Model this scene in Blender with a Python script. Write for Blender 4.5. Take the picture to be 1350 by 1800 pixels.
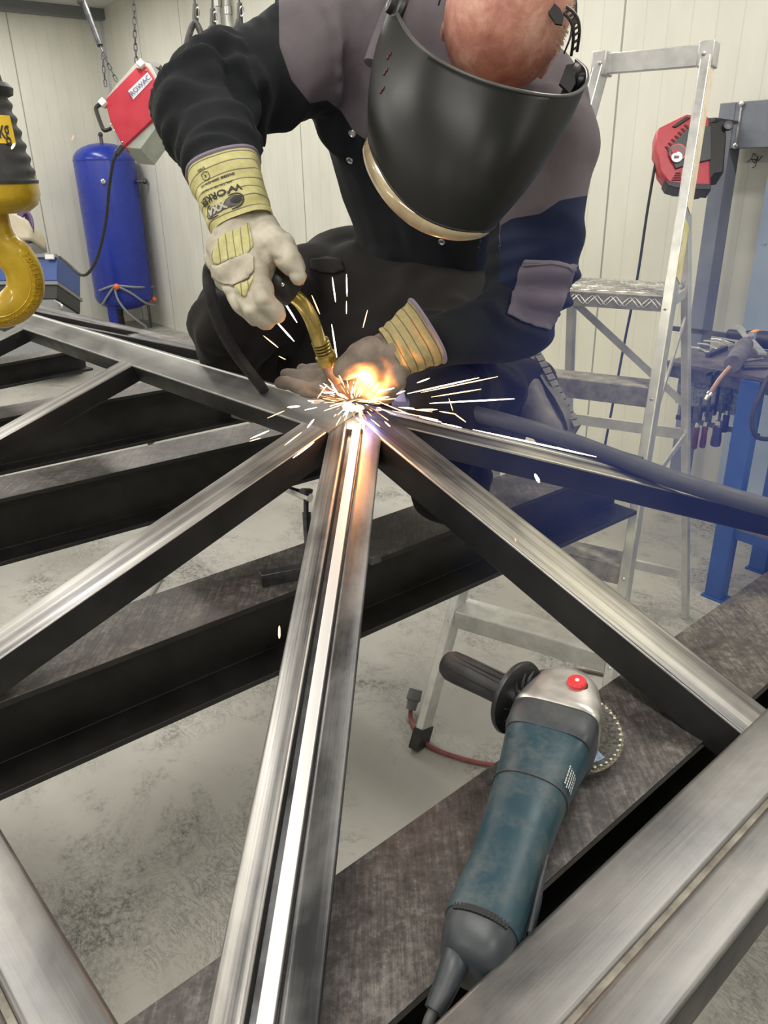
import bpy, math, random
from math import sin, cos, pi, radians, sqrt
from mathutils import Vector, Matrix, noise
random.seed(7)
for o in list(bpy.data.objects): bpy.data.objects.remove(o, do_unlink=True)
SC = bpy.context.scene
COL = SC.collection
V = Vector

# ------------------------------------------------------------ camera
FPX, CX, CY = 1352.0, 675.0, 900.0
CAMZ = 1.6
_d = V((735.0-CX, -(4000.0-CY), -FPX)).normalized()
_up = -_d
_f = V((0, 0, -1)); _Y = (_f - _up*_f.dot(_up)).normalized(); _X = _Y.cross(_up)
ROT = Matrix((_X, _Y, _up))
CAM = V((0, 0, CAMZ))
cam_data = bpy.data.cameras.new('camera'); cam = bpy.data.objects.new('camera', cam_data); COL.objects.link(cam)
cam_data.sensor_fit = 'VERTICAL'; cam_data.sensor_height = 24.0; cam_data.sensor_width = 18.0
cam_data.lens = 24.0*FPX/1800.0; cam_data.clip_start = 0.02; cam_data.clip_end = 60
cam.matrix_world = Matrix.Translation(CAM) @ ROT.to_4x4()
SC.camera = cam

# ------------------------------------------------------------ world, lamps, exposure
SC.view_settings.view_transform = 'Standard'; SC.view_settings.look = 'None'
SC.view_settings.exposure = 0.0; SC.view_settings.gamma = 1.0; SC.view_settings.use_curve_mapping = False
W = bpy.data.worlds.new('world'); SC.world = W; W.use_nodes = True
W.node_tree.nodes['Background'].inputs[0].default_value = (0.75, 0.8, 0.9, 1)
W.node_tree.nodes['Background'].inputs[1].default_value = 0.02
# room axes: WA runs along the panel wall from the far corner towards the right, WB away from it
CORNER = V((-3.0, 9.935, 0)); WA = V((cos(radians(-53)), sin(radians(-53)), 0)); WB = V((-cos(radians(37)), -sin(radians(37)), 0))
CEIL = 3.32
def room(a, b, z=0): return CORNER + WA*a + WB*b + V((0, 0, z))
def area(name, loc, sx, sy, power, color=(1, .96, .88), rot=None):
    l = bpy.data.lights.new(name, 'AREA'); l.shape = 'RECTANGLE'; l.size = sx; l.size_y = sy; l.energy = power; l.color = color
    o = bpy.data.objects.new(name, l); COL.objects.link(o); o.location = loc
    o.rotation_euler = rot if rot else (0, 0, radians(-53)); return o
LAMP = 39
for i, a in enumerate((1.6, 4.2, 6.8, 9.4, 12.0)):
    for j, b in enumerate((1.3, 3.9, 6.4)):
        area('strip_lamp', room(a, b, CEIL-.06), 1.5, .22, LAMP, (1, .965, .89))
def point(name, loc, power, color, size=.02):
    l = bpy.data.lights.new(name, 'POINT'); l.energy = power; l.color = color; l.shadow_soft_size = size
    o = bpy.data.objects.new(name, l); COL.objects.link(o); o.location = loc; return o

SMOKE = .6
# ------------------------------------------------------------ picture -> place
def ray(x, y):
    return ROT @ V(((x-CX)/FPX, -(y-CY)/FPX, -1.0))
def P(x, y, k): return CAM + ray(x, y)*k                       # at camera depth k
def FZ(x, y, z): r = ray(x, y); return CAM + r*((z-CAMZ)/r.z)  # on the level z
def ONWALL(x, y, gap=0.0):
    r = ray(x, y); n = WB; return CAM + r*(((CORNER+WB*gap-CAM).dot(n))/r.dot(n))
def dep(p): return -(ROT.transposed() @ (V(p)-CAM)).z
VIEWUP = ROT @ V((0, 1, 0)); VIEWX = ROT @ V((1, 0, 0)); VIEWB = ROT @ V((0, 0, 1))

# ------------------------------------------------------------ mesh builder
def frame_of(axis, hint=V((0, 0, 1))):
    z = axis.normalized(); x = hint.cross(z)
    if x.length < 1e-4: x = V((1, 0, 0)).cross(z)
    x.normalize(); y = z.cross(x); return x, y, z
class MB:
    def __init__(s): s.v = []; s.f = []; s.m = []; s.uv = []
    def face(s, idx, mi=0, uv=None):
        s.f.append(tuple(idx)); s.m.append(mi); s.uv.append(uv)
    def box(s, c, X, Y, Z, mi=0):
        """c centre, X Y Z half vectors"""
        b = len(s.v)
        for sx, sy, sz in ((-1,-1,-1),(1,-1,-1),(1,1,-1),(-1,1,-1),(-1,-1,1),(1,-1,1),(1,1,1),(-1,1,1)):
            s.v.append(c+X*sx+Y*sy+Z*sz)
        for q in ((3,2,1,0),(4,5,6,7),(0,1,5,4),(1,2,6,5),(2,3,7,6),(3,0,4,7)): s.face([b+i for i in q], mi)
        return s
    def rings(s, rings, mi=0, cap=True, closed=True, uvs=None):
        b = len(s.v); n = len(rings[0])
        for r in rings: s.v.extend(r)
        for i in range(len(rings)-1):
            for j in range(n if closed else n-1):
                k = (j+1) % n
                uv = None
                if uvs: uv = [(uvs[0][i], uvs[1][j]), (uvs[0][i], uvs[1][j+1]), (uvs[0][i+1], uvs[1][j+1]), (uvs[0][i+1], uvs[1][j])]
                s.face((b+i*n+j, b+i*n+k, b+(i+1)*n+k, b+(i+1)*n+j), mi, uv)
        if cap and closed:
            s.face([b+j for j in range(n)][::-1], mi); s.face([b+(len(rings)-1)*n+j for j in range(n)], mi)
        return s
    def tube(s, pts, r, n=12, mi=0, cap=True, hint=V((0, 0, 1))):
        pts = [V(p) for p in pts]; rs = r if isinstance(r, (list, tuple)) else [r]*len(pts)
        rings = []; px = None
        for i, p in enumerate(pts):
            t = (pts[min(i+1, len(pts)-1)]-pts[max(i-1, 0)])
            if t.length < 1e-9: t = V((0, 0, 1))
            t.normalize()
            if px is None: x, y, _ = frame_of(t, hint if abs(hint.dot(t)) < .95 else V((1, 0, 0)))
            else:
                x = px - t*px.dot(t)
                if x.length < 1e-5: x, y, _ = frame_of(t)
                x.normalize(); y = t.cross(x)
            px = x
            rings.append([p + x*cos(2*pi*j/n)*rs[i] + y*sin(2*pi*j/n)*rs[i] for j in range(n)])
        return s.rings(rings, mi, cap)
    def cyl(s, a, b, r, r2=None, n=20, mi=0): return s.tube([a, b], [r, r if r2 is None else r2], n, mi)
    def lathe(s, o, axis, prof, n=32, mi=0, hint=V((0, 0, 1)), cap=True):
        """prof: list of (distance along axis, radius)"""
        x, y, z = frame_of(axis, hint if abs(hint.dot(axis.normalized())) < .95 else V((1, 0, 0)))
        return s.rings([[o+z*h+x*cos(2*pi*j/n)*max(r, 1e-5)+y*sin(2*pi*j/n)*max(r, 1e-5) for j in range(n)] for h, r in prof], mi, cap)
    def prism(s, poly, N, mi=0):
        """poly: list of points, extruded by vector N"""
        b = len(s.v); n = len(poly)
        s.v.extend([V(p) for p in poly]); s.v.extend([V(p)+N for p in poly])
        s.face(list(range(b, b+n))[::-1], mi); s.face(list(range(b+n, b+2*n)), mi)
        for i in range(n):
            j = (i+1) % n; s.face((b+i, b+j, b+n+j, b+n+i), mi)
        return s
    def sphere(s, c, r, n=16, mi=0, ax=None):
        ax = ax or (V((1,0,0)), V((0,1,0)), V((0,0,1)))
        rr = r if isinstance(r, (tuple, list)) else (r, r, r)
        rg = []
        for i in range(n+1):
            t = pi*i/n; q = max(sin(t), 1e-4)
            rg.append([c+ax[0]*rr[0]*q*cos(2*pi*j/(2*n))+ax[1]*rr[1]*q*sin(2*pi*j/(2*n))-ax[2]*rr[2]*cos(t) for j in range(2*n)])
        return s.rings(rg, mi, False)
    def build(s, name, mats, parent=None, smooth=True, angle=35, bevel=0):
        me = bpy.data.meshes.new(name)
        org = V((0, 0, 0))
        if parent is None:
            # origin at the base of the thing
            n = len(s.v); lo = min(p.z for p in s.v)
            org = V((sum(p.x for p in s.v)/n, sum(p.y for p in s.v)/n, lo))
        off = world_loc(parent) if parent else org
        me.from_pydata([tuple(p-off) for p in s.v], [], s.f)
        for m in (mats if isinstance(mats, (list, tuple)) else [mats]): me.materials.append(m)
        for i, p in enumerate(me.polygons): p.material_index = s.m[i]
        if any(u is not None for u in s.uv):
            ul = me.uv_layers.new(name='UVMap')
            for p, u in zip(me.polygons, s.uv):
                if u:
                    for li, c in zip(p.loop_indices, u): ul.data[li].uv = c
        me.update()
        o = bpy.data.objects.new(name, me); COL.objects.link(o)
        if parent: o.parent = parent
        else: o.location = org
        fix_normals(me)
        if smooth:
            me.polygons.foreach_set('use_smooth', [True]*len(me.polygons)); me.set_sharp_from_angle(angle=radians(angle))
        if bevel:
            b = o.modifiers.new('bevel', 'BEVEL'); b.width = bevel; b.segments = 2; b.limit_method = 'ANGLE'; b.angle_limit = radians(50)
            b.harden_normals = False
        return o
import bmesh
def fix_normals(me):
    bm = bmesh.new(); bm.from_mesh(me); bmesh.ops.recalc_face_normals(bm, faces=bm.faces); bm.to_mesh(me); bm.free()
def world_loc(o):
    p = V((0, 0, 0))
    while o: p += o.location; o = o.parent
    return p
def tag(o, label, cat, group=None, kind=None):
    if label: o['label'] = label
    if cat: o['category'] = cat
    if group: o['group'] = group
    if kind: o['kind'] = kind
    return o
def thing(name, loc, label, cat, group=None):
    o = bpy.data.objects.new(name, None); COL.objects.link(o); o.location = loc; o.empty_display_size = .05
    return tag(o, label, cat, group)
def struct(o): o['kind'] = 'structure'; return o
def lerp(a, b, t): return a+(b-a)*t
def spline(pts, n=8):
    """Catmull-Rom through pts"""
    pts = [V(p) for p in pts]; out = []
    for i in range(len(pts)-1):
        p0 = pts[max(i-1, 0)]; p1 = pts[i]; p2 = pts[i+1]; p3 = pts[min(i+2, len(pts)-1)]
        for k in range(n):
            t = k/n
            out.append(.5*((2*p1)+(p2-p0)*t+(2*p0-5*p1+4*p2-p3)*t*t+(3*p1-p0-3*p2+p3)*t**3))
    out.append(pts[-1]); return out
def text_mesh(body, size, bold=.0):
    """flat text as lists of 2-D points and faces, centred"""
    c = bpy.data.curves.new('t', 'FONT'); c.body = body; c.size = size; c.align_x = 'CENTER'; c.align_y = 'CENTER'; c.offset = bold
    c.resolution_u = 3
    o = bpy.data.objects.new('t', c); COL.objects.link(o)
    dg = bpy.context.evaluated_depsgraph_get(); me = bpy.data.meshes.new_from_object(o.evaluated_get(dg))
    vs = [v.co.copy() for v in me.vertices]; fs = [tuple(p.vertices) for p in me.polygons]
    bpy.data.objects.remove(o); bpy.data.curves.remove(c); bpy.data.meshes.remove(me)
    return vs, fs
def add_text(mb, body, size, fn, mi=0, bold=0.0):
    vs, fs = text_mesh(body, size, bold); b = len(mb.v)
    mb.v.extend([fn(v.x, v.y) for v in vs])
    for f in fs: mb.face([b+i for i in f], mi)

# ------------------------------------------------------------ materials
def nt(name):
    m = bpy.data.materials.new(name); m.use_nodes = True; return m, m.node_tree, m.node_tree.nodes['Principled BSDF']
def mat(name, col, rough=.5, metal=0.0, spec=.5, emit=None, es=1.0, coat=0):
    m, t, b = nt(name); b.inputs['Base Color'].default_value = (*col, 1); b.inputs['Roughness'].default_value = rough
    b.inputs['Metallic'].default_value = metal; b.inputs['Specular IOR Level'].default_value = spec
    if emit: b.inputs['Emission Color'].default_value = (*emit, 1); b.inputs['Emission Strength'].default_value = es
    if coat: b.inputs['Coat Weight'].default_value = coat
    return m
def N(t, typ, **kw):
    n = t.nodes.new(typ)
    for k, v in kw.items():
        if k.startswith('_'): setattr(n, k[1:], v)
        else: n.inputs[k.replace('__', ' ')].default_value = v
    return n
def ramp(t, fac, stops):
    r = t.nodes.new('ShaderNodeValToRGB'); e = r.color_ramp.elements
    while len(e) < len(stops): e.new(.5)
    for i, (p, c) in enumerate(stops): e[i].position = p; e[i].color = (*c, 1) if len(c) == 3 else c
    t.links.new(fac, r.inputs[0]); return r.outputs[0]
def mapping(t, src, scale=(1, 1, 1), rot=(0, 0, 0), loc=(0, 0, 0)):
    mp = t.nodes.new('ShaderNodeMapping'); mp.inputs['Scale'].default_value = scale; mp.inputs['Rotation'].default_value = rot; mp.inputs['Location'].default_value = loc
    t.links.new(src, mp.inputs[0]); return mp.outputs[0]
def nz(t, vec, scale, detail=4, rough=.6, dist=0):
    n = N(t, 'ShaderNodeTexNoise', Scale=scale, Detail=detail, Roughness=rough, Distortion=dist); t.links.new(vec, n.inputs['Vector']); return n.outputs['Fac']
def bump(t, b, h, strength=.3, dist=.002):
    n = N(t, 'ShaderNodeBump', Strength=strength, Distance=dist); t.links.new(h, n.inputs['Height']); t.links.new(n.outputs[0], b.inputs['Normal'])
def mixc(t, fac, a, b):
    n = t.nodes.new('ShaderNodeMix'); n.data_type = 'RGBA'
    for s, i in ((fac, 0), (a, 6), (b, 7)):
        if hasattr(s, 'links') or isinstance(s, bpy.types.NodeSocket): t.links.new(s, n.inputs[i])
        else: n.inputs[i].default_value = s if i == 0 else (*s, 1)
    return n.outputs[2]
def mth(t, op, a, b=None, c=None):
    n = t.nodes.new('ShaderNodeMath'); n.operation = op
    for i, s in enumerate((a, b, c)):
        if s is None: continue
        if isinstance(s, bpy.types.NodeSocket): t.links.new(s, n.inputs[i])
        else: n.inputs[i].default_value = s
    return n.outputs[0]
def noisy(name, c1, c2, scale=8, rough=(.4, .6), metal=0.0, bs=.2, bd=.001, detail=6, spec=.5, stops=(.35, .65), coat=0):
    m, t, b = nt(name); tc = t.nodes.new('ShaderNodeTexCoord').outputs['Object']
    f = nz(t, tc, scale, detail); t.links.new(ramp(t, f, [(stops[0], c1), (stops[1], c2)]), b.inputs['Base Color'])
    f2 = nz(t, tc, scale*2.3, 4); t.links.new(ramp(t, f2, [(.3, (rough[0],)*3), (.7, (rough[1],)*3)]), b.inputs['Roughness'])
    b.inputs['Metallic'].default_value = metal; b.inputs['Specular IOR Level'].default_value = spec
    if coat: b.inputs['Coat Weight'].default_value = coat
    if bs: bump(t, b, nz(t, tc, scale*6, 5), bs, bd)
    return m
def steel(name, dark, light, scratch=.5, rough=(.28, .5), bright=0.0, sk=1.0):
    """mill-scale steel tube, drawn streaks along its length (u = metres along, v = metres around)"""
    m, t, b = nt(name); uv = t.nodes.new('ShaderNodeTexCoord').outputs['UV']
    s1 = nz(t, mapping(t, uv, (1.2, 60, 1)), 1.0, 4, .5)           # long streaks
    s2 = nz(t, mapping(t, uv, (4, 420, 1)), 1.0, 3, .6)            # fine scratches
    bl = nz(t, mapping(t, uv, (5, 9, 1)), 1.0, 5, .6, .4)          # blotches of scale
    f = mth(t, 'ADD', mth(t, 'MULTIPLY', s1, .55*sk), mth(t, 'ADD', mth(t, 'MULTIPLY', s2, .2*sk), mth(t, 'MULTIPLY', bl, .3+.75*(1-sk))))
    f = mth(t, 'ADD', f, bright)
    t.links.new(ramp(t, f, [(.40, dark), (.52, [lerp(a, c, .4) for a, c in zip(dark, light)]), (.68, light)]), b.inputs['Base Color'])
    t.links.new(ramp(t, bl, [(.3, (rough[0],)*3), (.7, (rough[1],)*3)]), b.inputs['Roughness'])
    b.inputs['Metallic'].default_value = .85
    bump(t, b, s2, .15, .0006)
    return m
M_RAFTER = steel('ground_steel', (.075, .075, .08), (.50, .48, .45), bright=-.01)
M_RAFTER2 = steel('mill_steel', (.05, .051, .055), (.26, .255, .25), bright=-.04, sk=.35)
M_EAVE = steel('eave_steel', (.13, .13, .133), (.30, .29, .275), rough=(.36, .48), sk=.4)
M_SIDE = noisy('mill_scale_side_shade', (.012, .012, .013), (.03, .03, .031), 7, (.36, .52), .35, .1, .0005)  # mill scale on the flanks, darkened further to hold their shade
M_STRIP = mat('bright_flat_bar', (.78, .77, .76), .42, .55)
def ibeam_mat():
    m, t, b = nt('mill_scale_beam'); tc = t.nodes.new('ShaderNodeTexCoord').outputs['Object']
    a = nz(t, tc, 7, 8, .75, .5); g = nz(t, tc, 90, 6, .8); k = nz(t, mapping(t, tc, (220, 14, 40), (0, 0, .6)), 1.0, 3, .7)
    f = mth(t, 'ADD', mth(t, 'MULTIPLY', a, .5), mth(t, 'ADD', mth(t, 'MULTIPLY', g, .38), mth(t, 'MULTIPLY', k, .22)))
    t.links.new(ramp(t, f, [(.42, (.030, .028, .029)), (.55, (.085, .077, .074)), (.66, (.20, .185, .175)), (.76, (.42, .4, .38))]), b.inputs['Base Color'])
    t.links.new(ramp(t, g, [(.3, (.36,)*3), (.7, (.62,)*3)]), b.inputs['Roughness']); b.inputs['Metallic'].default_value = .35
    bump(t, b, g, .35, .001); return m
M_IBEAM = ibeam_mat()
M_IWEB = noisy('mill_scale_painted_shade', (.010, .010, .010), (.026, .024, .023), 8, (.4, .6), .2, .15, .001)  # same steel as the flange tops, shade below them painted into the colour
M_ALU = noisy('aluminium', (.55, .55, .54), (.74, .74, .73), 14, (.32, .5), .75, .1, .0005)
M_BLACKP = mat('black_plastic', (.018, .018, .02), .42)
M_RUBBER = noisy('black_rubber', (.012, .012, .013), (.03, .03, .031), 30, (.5, .7), 0, .1, .0005)
M_DARKSTEEL = noisy('dark_steel', (.05, .05, .055), (.14, .14, .15), 20, (.35, .55), .7, .1, .0005)
M_CHROME = mat('polished_steel', (.75, .75, .76), .18, 1.0)
# ============================================================ THE ROOM
def floor_mat():
    m, t, b = nt('worn_concrete'); tc = t.nodes.new('ShaderNodeTexCoord').outputs['Object']
    base = nz(t, tc, 1.3, 5, .55)
    c = ramp(t, base, [(.3, (.30, .29, .262)), (.7, (.42, .41, .375))])
    big = nz(t, tc, 2.6, 8, .72, .6)
    m1 = ramp(t, big, [(.50, (0, 0, 0)), (.62, (1, 1, 1))])
    fine = nz(t, tc, 60, 6, .8)
    m2 = ramp(t, fine, [(.42, (0, 0, 0)), (.60, (1, 1, 1))])
    k = mth(t, 'MULTIPLY', mth(t, 'MULTIPLY', m1, m2), .95)
    c = mixc(t, k, c, (.085, .08, .073))
    # curled scuffs
    sc = nz(t, mapping(t, tc, (1, 2.2, 1), (0, 0, .5)), 9, 8, .75, 2.2)
    m3 = ramp(t, sc, [(.47, (0, 0, 0)), (.5, (1, 1, 1)), (.53, (0, 0, 0))])
    k2 = mth(t, 'MULTIPLY', mth(t, 'MULTIPLY', m3, ramp(t, nz(t, tc, 2.1, 3), [(.48, (0, 0, 0)), (.60, (1, 1, 1))])), .8)
    c = mixc(t, k2, c, (.1, .095, .085))
    t.links.new(c, b.inputs['Base Color'])
    t.links.new(ramp(t, big, [(.3, (.42,)*3), (.7, (.7,)*3)]), b.inputs['Roughness'])
    bump(t, b, fine, .15, .001); return m
def wall_mat(name, c1, c2):
    """insulated panels: object x runs along the wall"""
    m, t, b = nt(name); tc = t.nodes.new('ShaderNodeTexCoord').outputs['Object']
    sx = t.nodes.new('ShaderNodeSeparateXYZ'); t.links.new(tc, sx.inputs[0]); x = sx.outputs[0]
    def lines(period, width, off=0.0):
        q = mth(t, 'FRACT', mth(t, 'DIVIDE', mth(t, 'ADD', x, off+100*period), period))
        return mth(t, 'LESS_THAN', mth(t, 'ABSOLUTE', mth(t, 'SUBTRACT', q, .5)), width/period/2)
    seam = lines(1.0, .012, SEAM); rib = lines(.125, .006, SEAM+.0625)
    f = nz(t, mapping(t, tc, (1.2, 1, .5)), 3.0, 6)
    c = ramp(t, f, [(.3, c1), (.7, c2)])
    c = mixc(t, mth(t, 'MULTIPLY', seam, .75), c, (.16, .16, .14)); c = mixc(t, mth(t, 'MULTIPLY', rib, .22), c, (.3, .3, .27))
    t.links.new(c, b.inputs['Base Color']); b.inputs['Roughness'].default_value = .42
    n2 = nz(t, mapping(t, tc, (60, 60, 14)), 1.0, 3)
    bump(t, b, mth(t, 'ADD', mth(t, 'MULTIPLY', n2, .5), mth(t, 'MULTIPLY', mth(t, 'ADD', seam, mth(t, 'MULTIPLY', rib, .4)), -1.5)), .25, .002); return m
def slab(name, m, a0, a1, b0, b1, z0, z1, rot=True):
    """room-aligned box as its own object with object axes along the wall"""
    mb = MB(); X = V((1, 0, 0)); Y = V((0, 1, 0)); Z = V((0, 0, 1))
    mb.box(V(((a0+a1)/2, -(b0+b1)/2, (z0+z1)/2)), X*(a1-a0)/2, Y*(b1-b0)/2, Z*(z1-z0)/2)
    me = bpy.data.meshes.new(name); me.from_pydata([tuple(p) for p in mb.v], [], mb.f); me.materials.append(m)
    o = bpy.data.objects.new(name, me); COL.objects.link(o); o.location = CORNER; o.rotation_euler = (0, 0, radians(-53)); fix_normals(me)
    return struct(o)
_s = (ONWALL(1075, 275)-CORNER).dot(WA)
SEAM = .5-(_s % 1.0)
M_FLOOR = floor_mat(); M_WALL = wall_mat('cream_wall_panels', (.60, .595, .53), (.70, .69, .62))
M_WALL2 = wall_mat('cream_wall_panels_side', (.60, .595, .53), (.70, .69, .62))
RA, RB = 15.5, 8.6
slab('floor', M_FLOOR, -.2, RA+.2, -.2, RB+.2, -.2, 0)
M_CEIL = mat('ceiling_sheet', (.55, .55, .52), .6)
slab('ceiling', M_CEIL, -.2, RA+.2, -.2, RB+.2, CEIL, CEIL+.15)
slab('wall_right', M_WALL, -.15, RA+.15, -.15, 0, 0, CEIL)
slab('wall_near', M_WALL, -.15, RA+.15, RB, RB+.15, 0, CEIL)
def slab_side(name, a0, a1):
    mb = MB(); mb.box(V((RB/2, (a0+a1)/2, CEIL/2)), V((RB/2, 0, 0)), V((0, (a1-a0)/2, 0)), V((0, 0, CEIL/2)))
    me = bpy.data.meshes.new(name); me.from_pydata([tuple(p) for p in mb.v], [], mb.f); me.materials.append(M_WALL2)
    o = bpy.data.objects.new(name, me); COL.objects.link(o); o.location = CORNER; o.rotation_euler = (0, 0, radians(180+37)); fix_normals(me); return struct(o)
slab_side('wall_left', -.15, 0); slab_side('wall_back', RA, RA+.15)
# corner flashing strip, and the dark rail where the left wall meets the ceiling
mb = MB(); mb.box(room(.012, .012, CEIL/2), WA*.012, WB*.012, V((0, 0, CEIL/2))); struct(mb.build('trim_1', mat('corner_flashing', (.5, .52, .56), .45)))
mb = MB(); mb.box(room(.06, RB/2, CEIL-.05), WA*.06, WB*RB/2, V((0, 0, .05))); struct(mb.build('trim_2', mat('dark_ceiling_rail', (.16, .17, .18), .5)))

# ============================================================ THE STEEL ROOF FRAME ON THE BENCH BEAMS
S = 1.35
HUB = P(627.72, 722.11, S)
def dirv(az, el): a, e = radians(az), radians(el); return V((cos(a)*cos(e), sin(a)*cos(e), -sin(e)))
def rect_tube(name, A, d, t0, t1, o1, o2, h, m, parent, drop=0.0, r=.0045, roll=0.0):
    """rectangular hollow section: top face centred on line A + d*t, lateral offsets o1..o2"""
    lat = V((-d.y, d.x, 0)).normalized(); up = lat.cross(d)
    if up.z < 0: up = -up
    if roll: R = Matrix.Rotation(roll, 3, d); lat = R @ lat; up = R @ up
    a, b = min(o1, o2), max(o1, o2); prof = []
    for cx, cy, s0 in ((b-r, -r, 0), (a+r, -r, 90), (a+r, -h+r, 180), (b-r, -h+r, 270)):
        for k in range(5):
            q = radians(s0+k*22.5); prof.append((cx+r*cos(q), cy+r*sin(q)))
    n = len(prof); peri = [0.0]
    for i in range(n): peri.append(peri[-1]+sqrt((prof[(i+1) % n][0]-prof[i][0])**2+(prof[(i+1) % n][1]-prof[i][1])**2))
    off = random.random()*7
    peri = [q+off for q in peri]
    mb = MB(); ts = [t0+(t1-t0)*i/6 for i in range(7)]
    mb.rings([[A+d*t+V((0, 0, -drop))+lat*x+up*y for x, y in prof] for t in ts], 0, True, True, ([t+off for t in ts], peri))
    if isinstance(m, tuple):      # ground top, mill-scale flanks with shade in their colour
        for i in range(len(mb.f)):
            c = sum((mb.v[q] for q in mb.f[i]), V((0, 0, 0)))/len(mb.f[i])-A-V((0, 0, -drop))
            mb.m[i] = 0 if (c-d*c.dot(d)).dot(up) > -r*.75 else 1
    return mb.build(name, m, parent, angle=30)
FR = thing('steel_roof_frame', FZ(560, 1240, .935), 'welded rectangular-tube steel frame with beams meeting at the glowing weld under the torch', 'steel frame')
hipC, hipR = dirv(266.1788, 14.0315), dirv(-3.8212, 14.0315)
rafL, rafR = dirv(221.1788, 18.6842), dirv(-48.8212, 18.6842)
ridge = dirv(131.1788, .5126)
# near hip: two tubes with a bright bar between them
TH, TS = 13.4, 18.68       # cross fall of the hip tubes and of the roof planes
def hip(A, d, t1, h=.054, t0=.012):
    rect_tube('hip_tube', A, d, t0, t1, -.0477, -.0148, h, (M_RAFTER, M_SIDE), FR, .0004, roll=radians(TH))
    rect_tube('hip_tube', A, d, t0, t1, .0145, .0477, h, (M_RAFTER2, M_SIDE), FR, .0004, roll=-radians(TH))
    rect_tube('flat_bar', A, d, .03, t1, -.0040, .0098, .03, (M_STRIP, M_STRIP), FR, .0045, .0012)
    rect_tube('backing_bar', A, d, .03, t1, -.0150, .0147, .03, (M_DARKSTEEL, M_DARKSTEEL), FR, .016, .001)
hip(HUB, hipC, 1.03)
latR = V((-hipR.y, hipR.x, 0)).normalized()
hip(HUB+latR*.057, hipR, 1.14, .048, -.02)
# rafters
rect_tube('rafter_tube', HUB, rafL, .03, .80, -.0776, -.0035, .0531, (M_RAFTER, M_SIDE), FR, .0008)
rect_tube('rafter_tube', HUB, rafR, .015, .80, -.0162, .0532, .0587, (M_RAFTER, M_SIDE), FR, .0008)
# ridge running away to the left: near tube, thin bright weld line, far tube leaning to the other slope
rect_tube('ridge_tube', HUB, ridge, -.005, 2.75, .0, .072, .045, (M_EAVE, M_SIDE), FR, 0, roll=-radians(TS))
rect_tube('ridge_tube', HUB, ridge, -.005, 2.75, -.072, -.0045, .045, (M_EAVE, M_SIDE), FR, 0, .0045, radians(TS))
rect_tube('flat_bar', HUB, ridge, -.01, 2.75, -.0050, -.0003, .02, (M_STRIP, M_STRIP), FR, -.0006, .0006)
# gusset filling the hub between the tubes, just under their top faces
mb = MB(); lt_ = V((-ridge.y, ridge.x, 0)).normalized()
mb.lathe(HUB+V((0, 0, -.052)), V((0, 0, 1)), [(0, .050), (.034, .050), (.0405, .030), (.048, .004)], 24); mb.build('hub_plate', M_RAFTER, FR)
# rafters coming off the ridge
def ridge_rafter(px, py, w=.066):
    q = FZ(px, py, HUB.z-.024); t = (q-HUB).dot(ridge)/1.0; A = HUB+ridge*t
    rect_tube('rafter_tube', A, rafL, .066, .80, 0, -w, .045, (M_RAFTER, M_SIDE), FR, 0)
ridge_rafter(219, 640); ridge_rafter(19, 573)
rafB = dirv(41.1788, 18.6842)
for t in (.75, 1.55, 2.35): rect_tube('rafter_tube', HUB+ridge*t, rafB, .07, .72, -.03, .03, .045, (M_RAFTER2, M_SIDE), FR, .002)
# eaves: pairs of wide tubes with a ground seam
ZE = CAMZ-.620
e1 = dirv(40.8, 0); E0 = FZ(1303, 1289, ZE); n1 = V((-e1.y, e1.x, 0))
def along(A, d, p): return (p-A).dot(d)
wR = .0695
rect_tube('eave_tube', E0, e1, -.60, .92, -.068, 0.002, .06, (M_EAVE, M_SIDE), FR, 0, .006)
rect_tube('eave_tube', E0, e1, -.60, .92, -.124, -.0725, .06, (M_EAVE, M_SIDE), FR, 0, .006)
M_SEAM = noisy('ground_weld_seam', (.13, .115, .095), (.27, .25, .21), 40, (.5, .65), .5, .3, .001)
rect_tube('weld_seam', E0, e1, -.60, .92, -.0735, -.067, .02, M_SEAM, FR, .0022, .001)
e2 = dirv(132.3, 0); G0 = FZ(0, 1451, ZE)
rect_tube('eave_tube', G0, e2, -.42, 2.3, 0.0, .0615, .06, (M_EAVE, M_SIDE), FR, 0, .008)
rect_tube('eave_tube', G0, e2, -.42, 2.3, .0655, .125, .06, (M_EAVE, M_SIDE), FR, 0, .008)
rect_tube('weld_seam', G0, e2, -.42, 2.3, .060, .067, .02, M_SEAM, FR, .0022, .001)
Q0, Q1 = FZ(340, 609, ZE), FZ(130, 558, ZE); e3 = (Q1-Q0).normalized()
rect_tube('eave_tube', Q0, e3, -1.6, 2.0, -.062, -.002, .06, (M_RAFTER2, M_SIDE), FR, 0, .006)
rect_tube('eave_tube', Q0, e3, -1.6, 2.0, .002, .062, .06, (M_RAFTER2, M_SIDE), FR, 0, .006)

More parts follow.
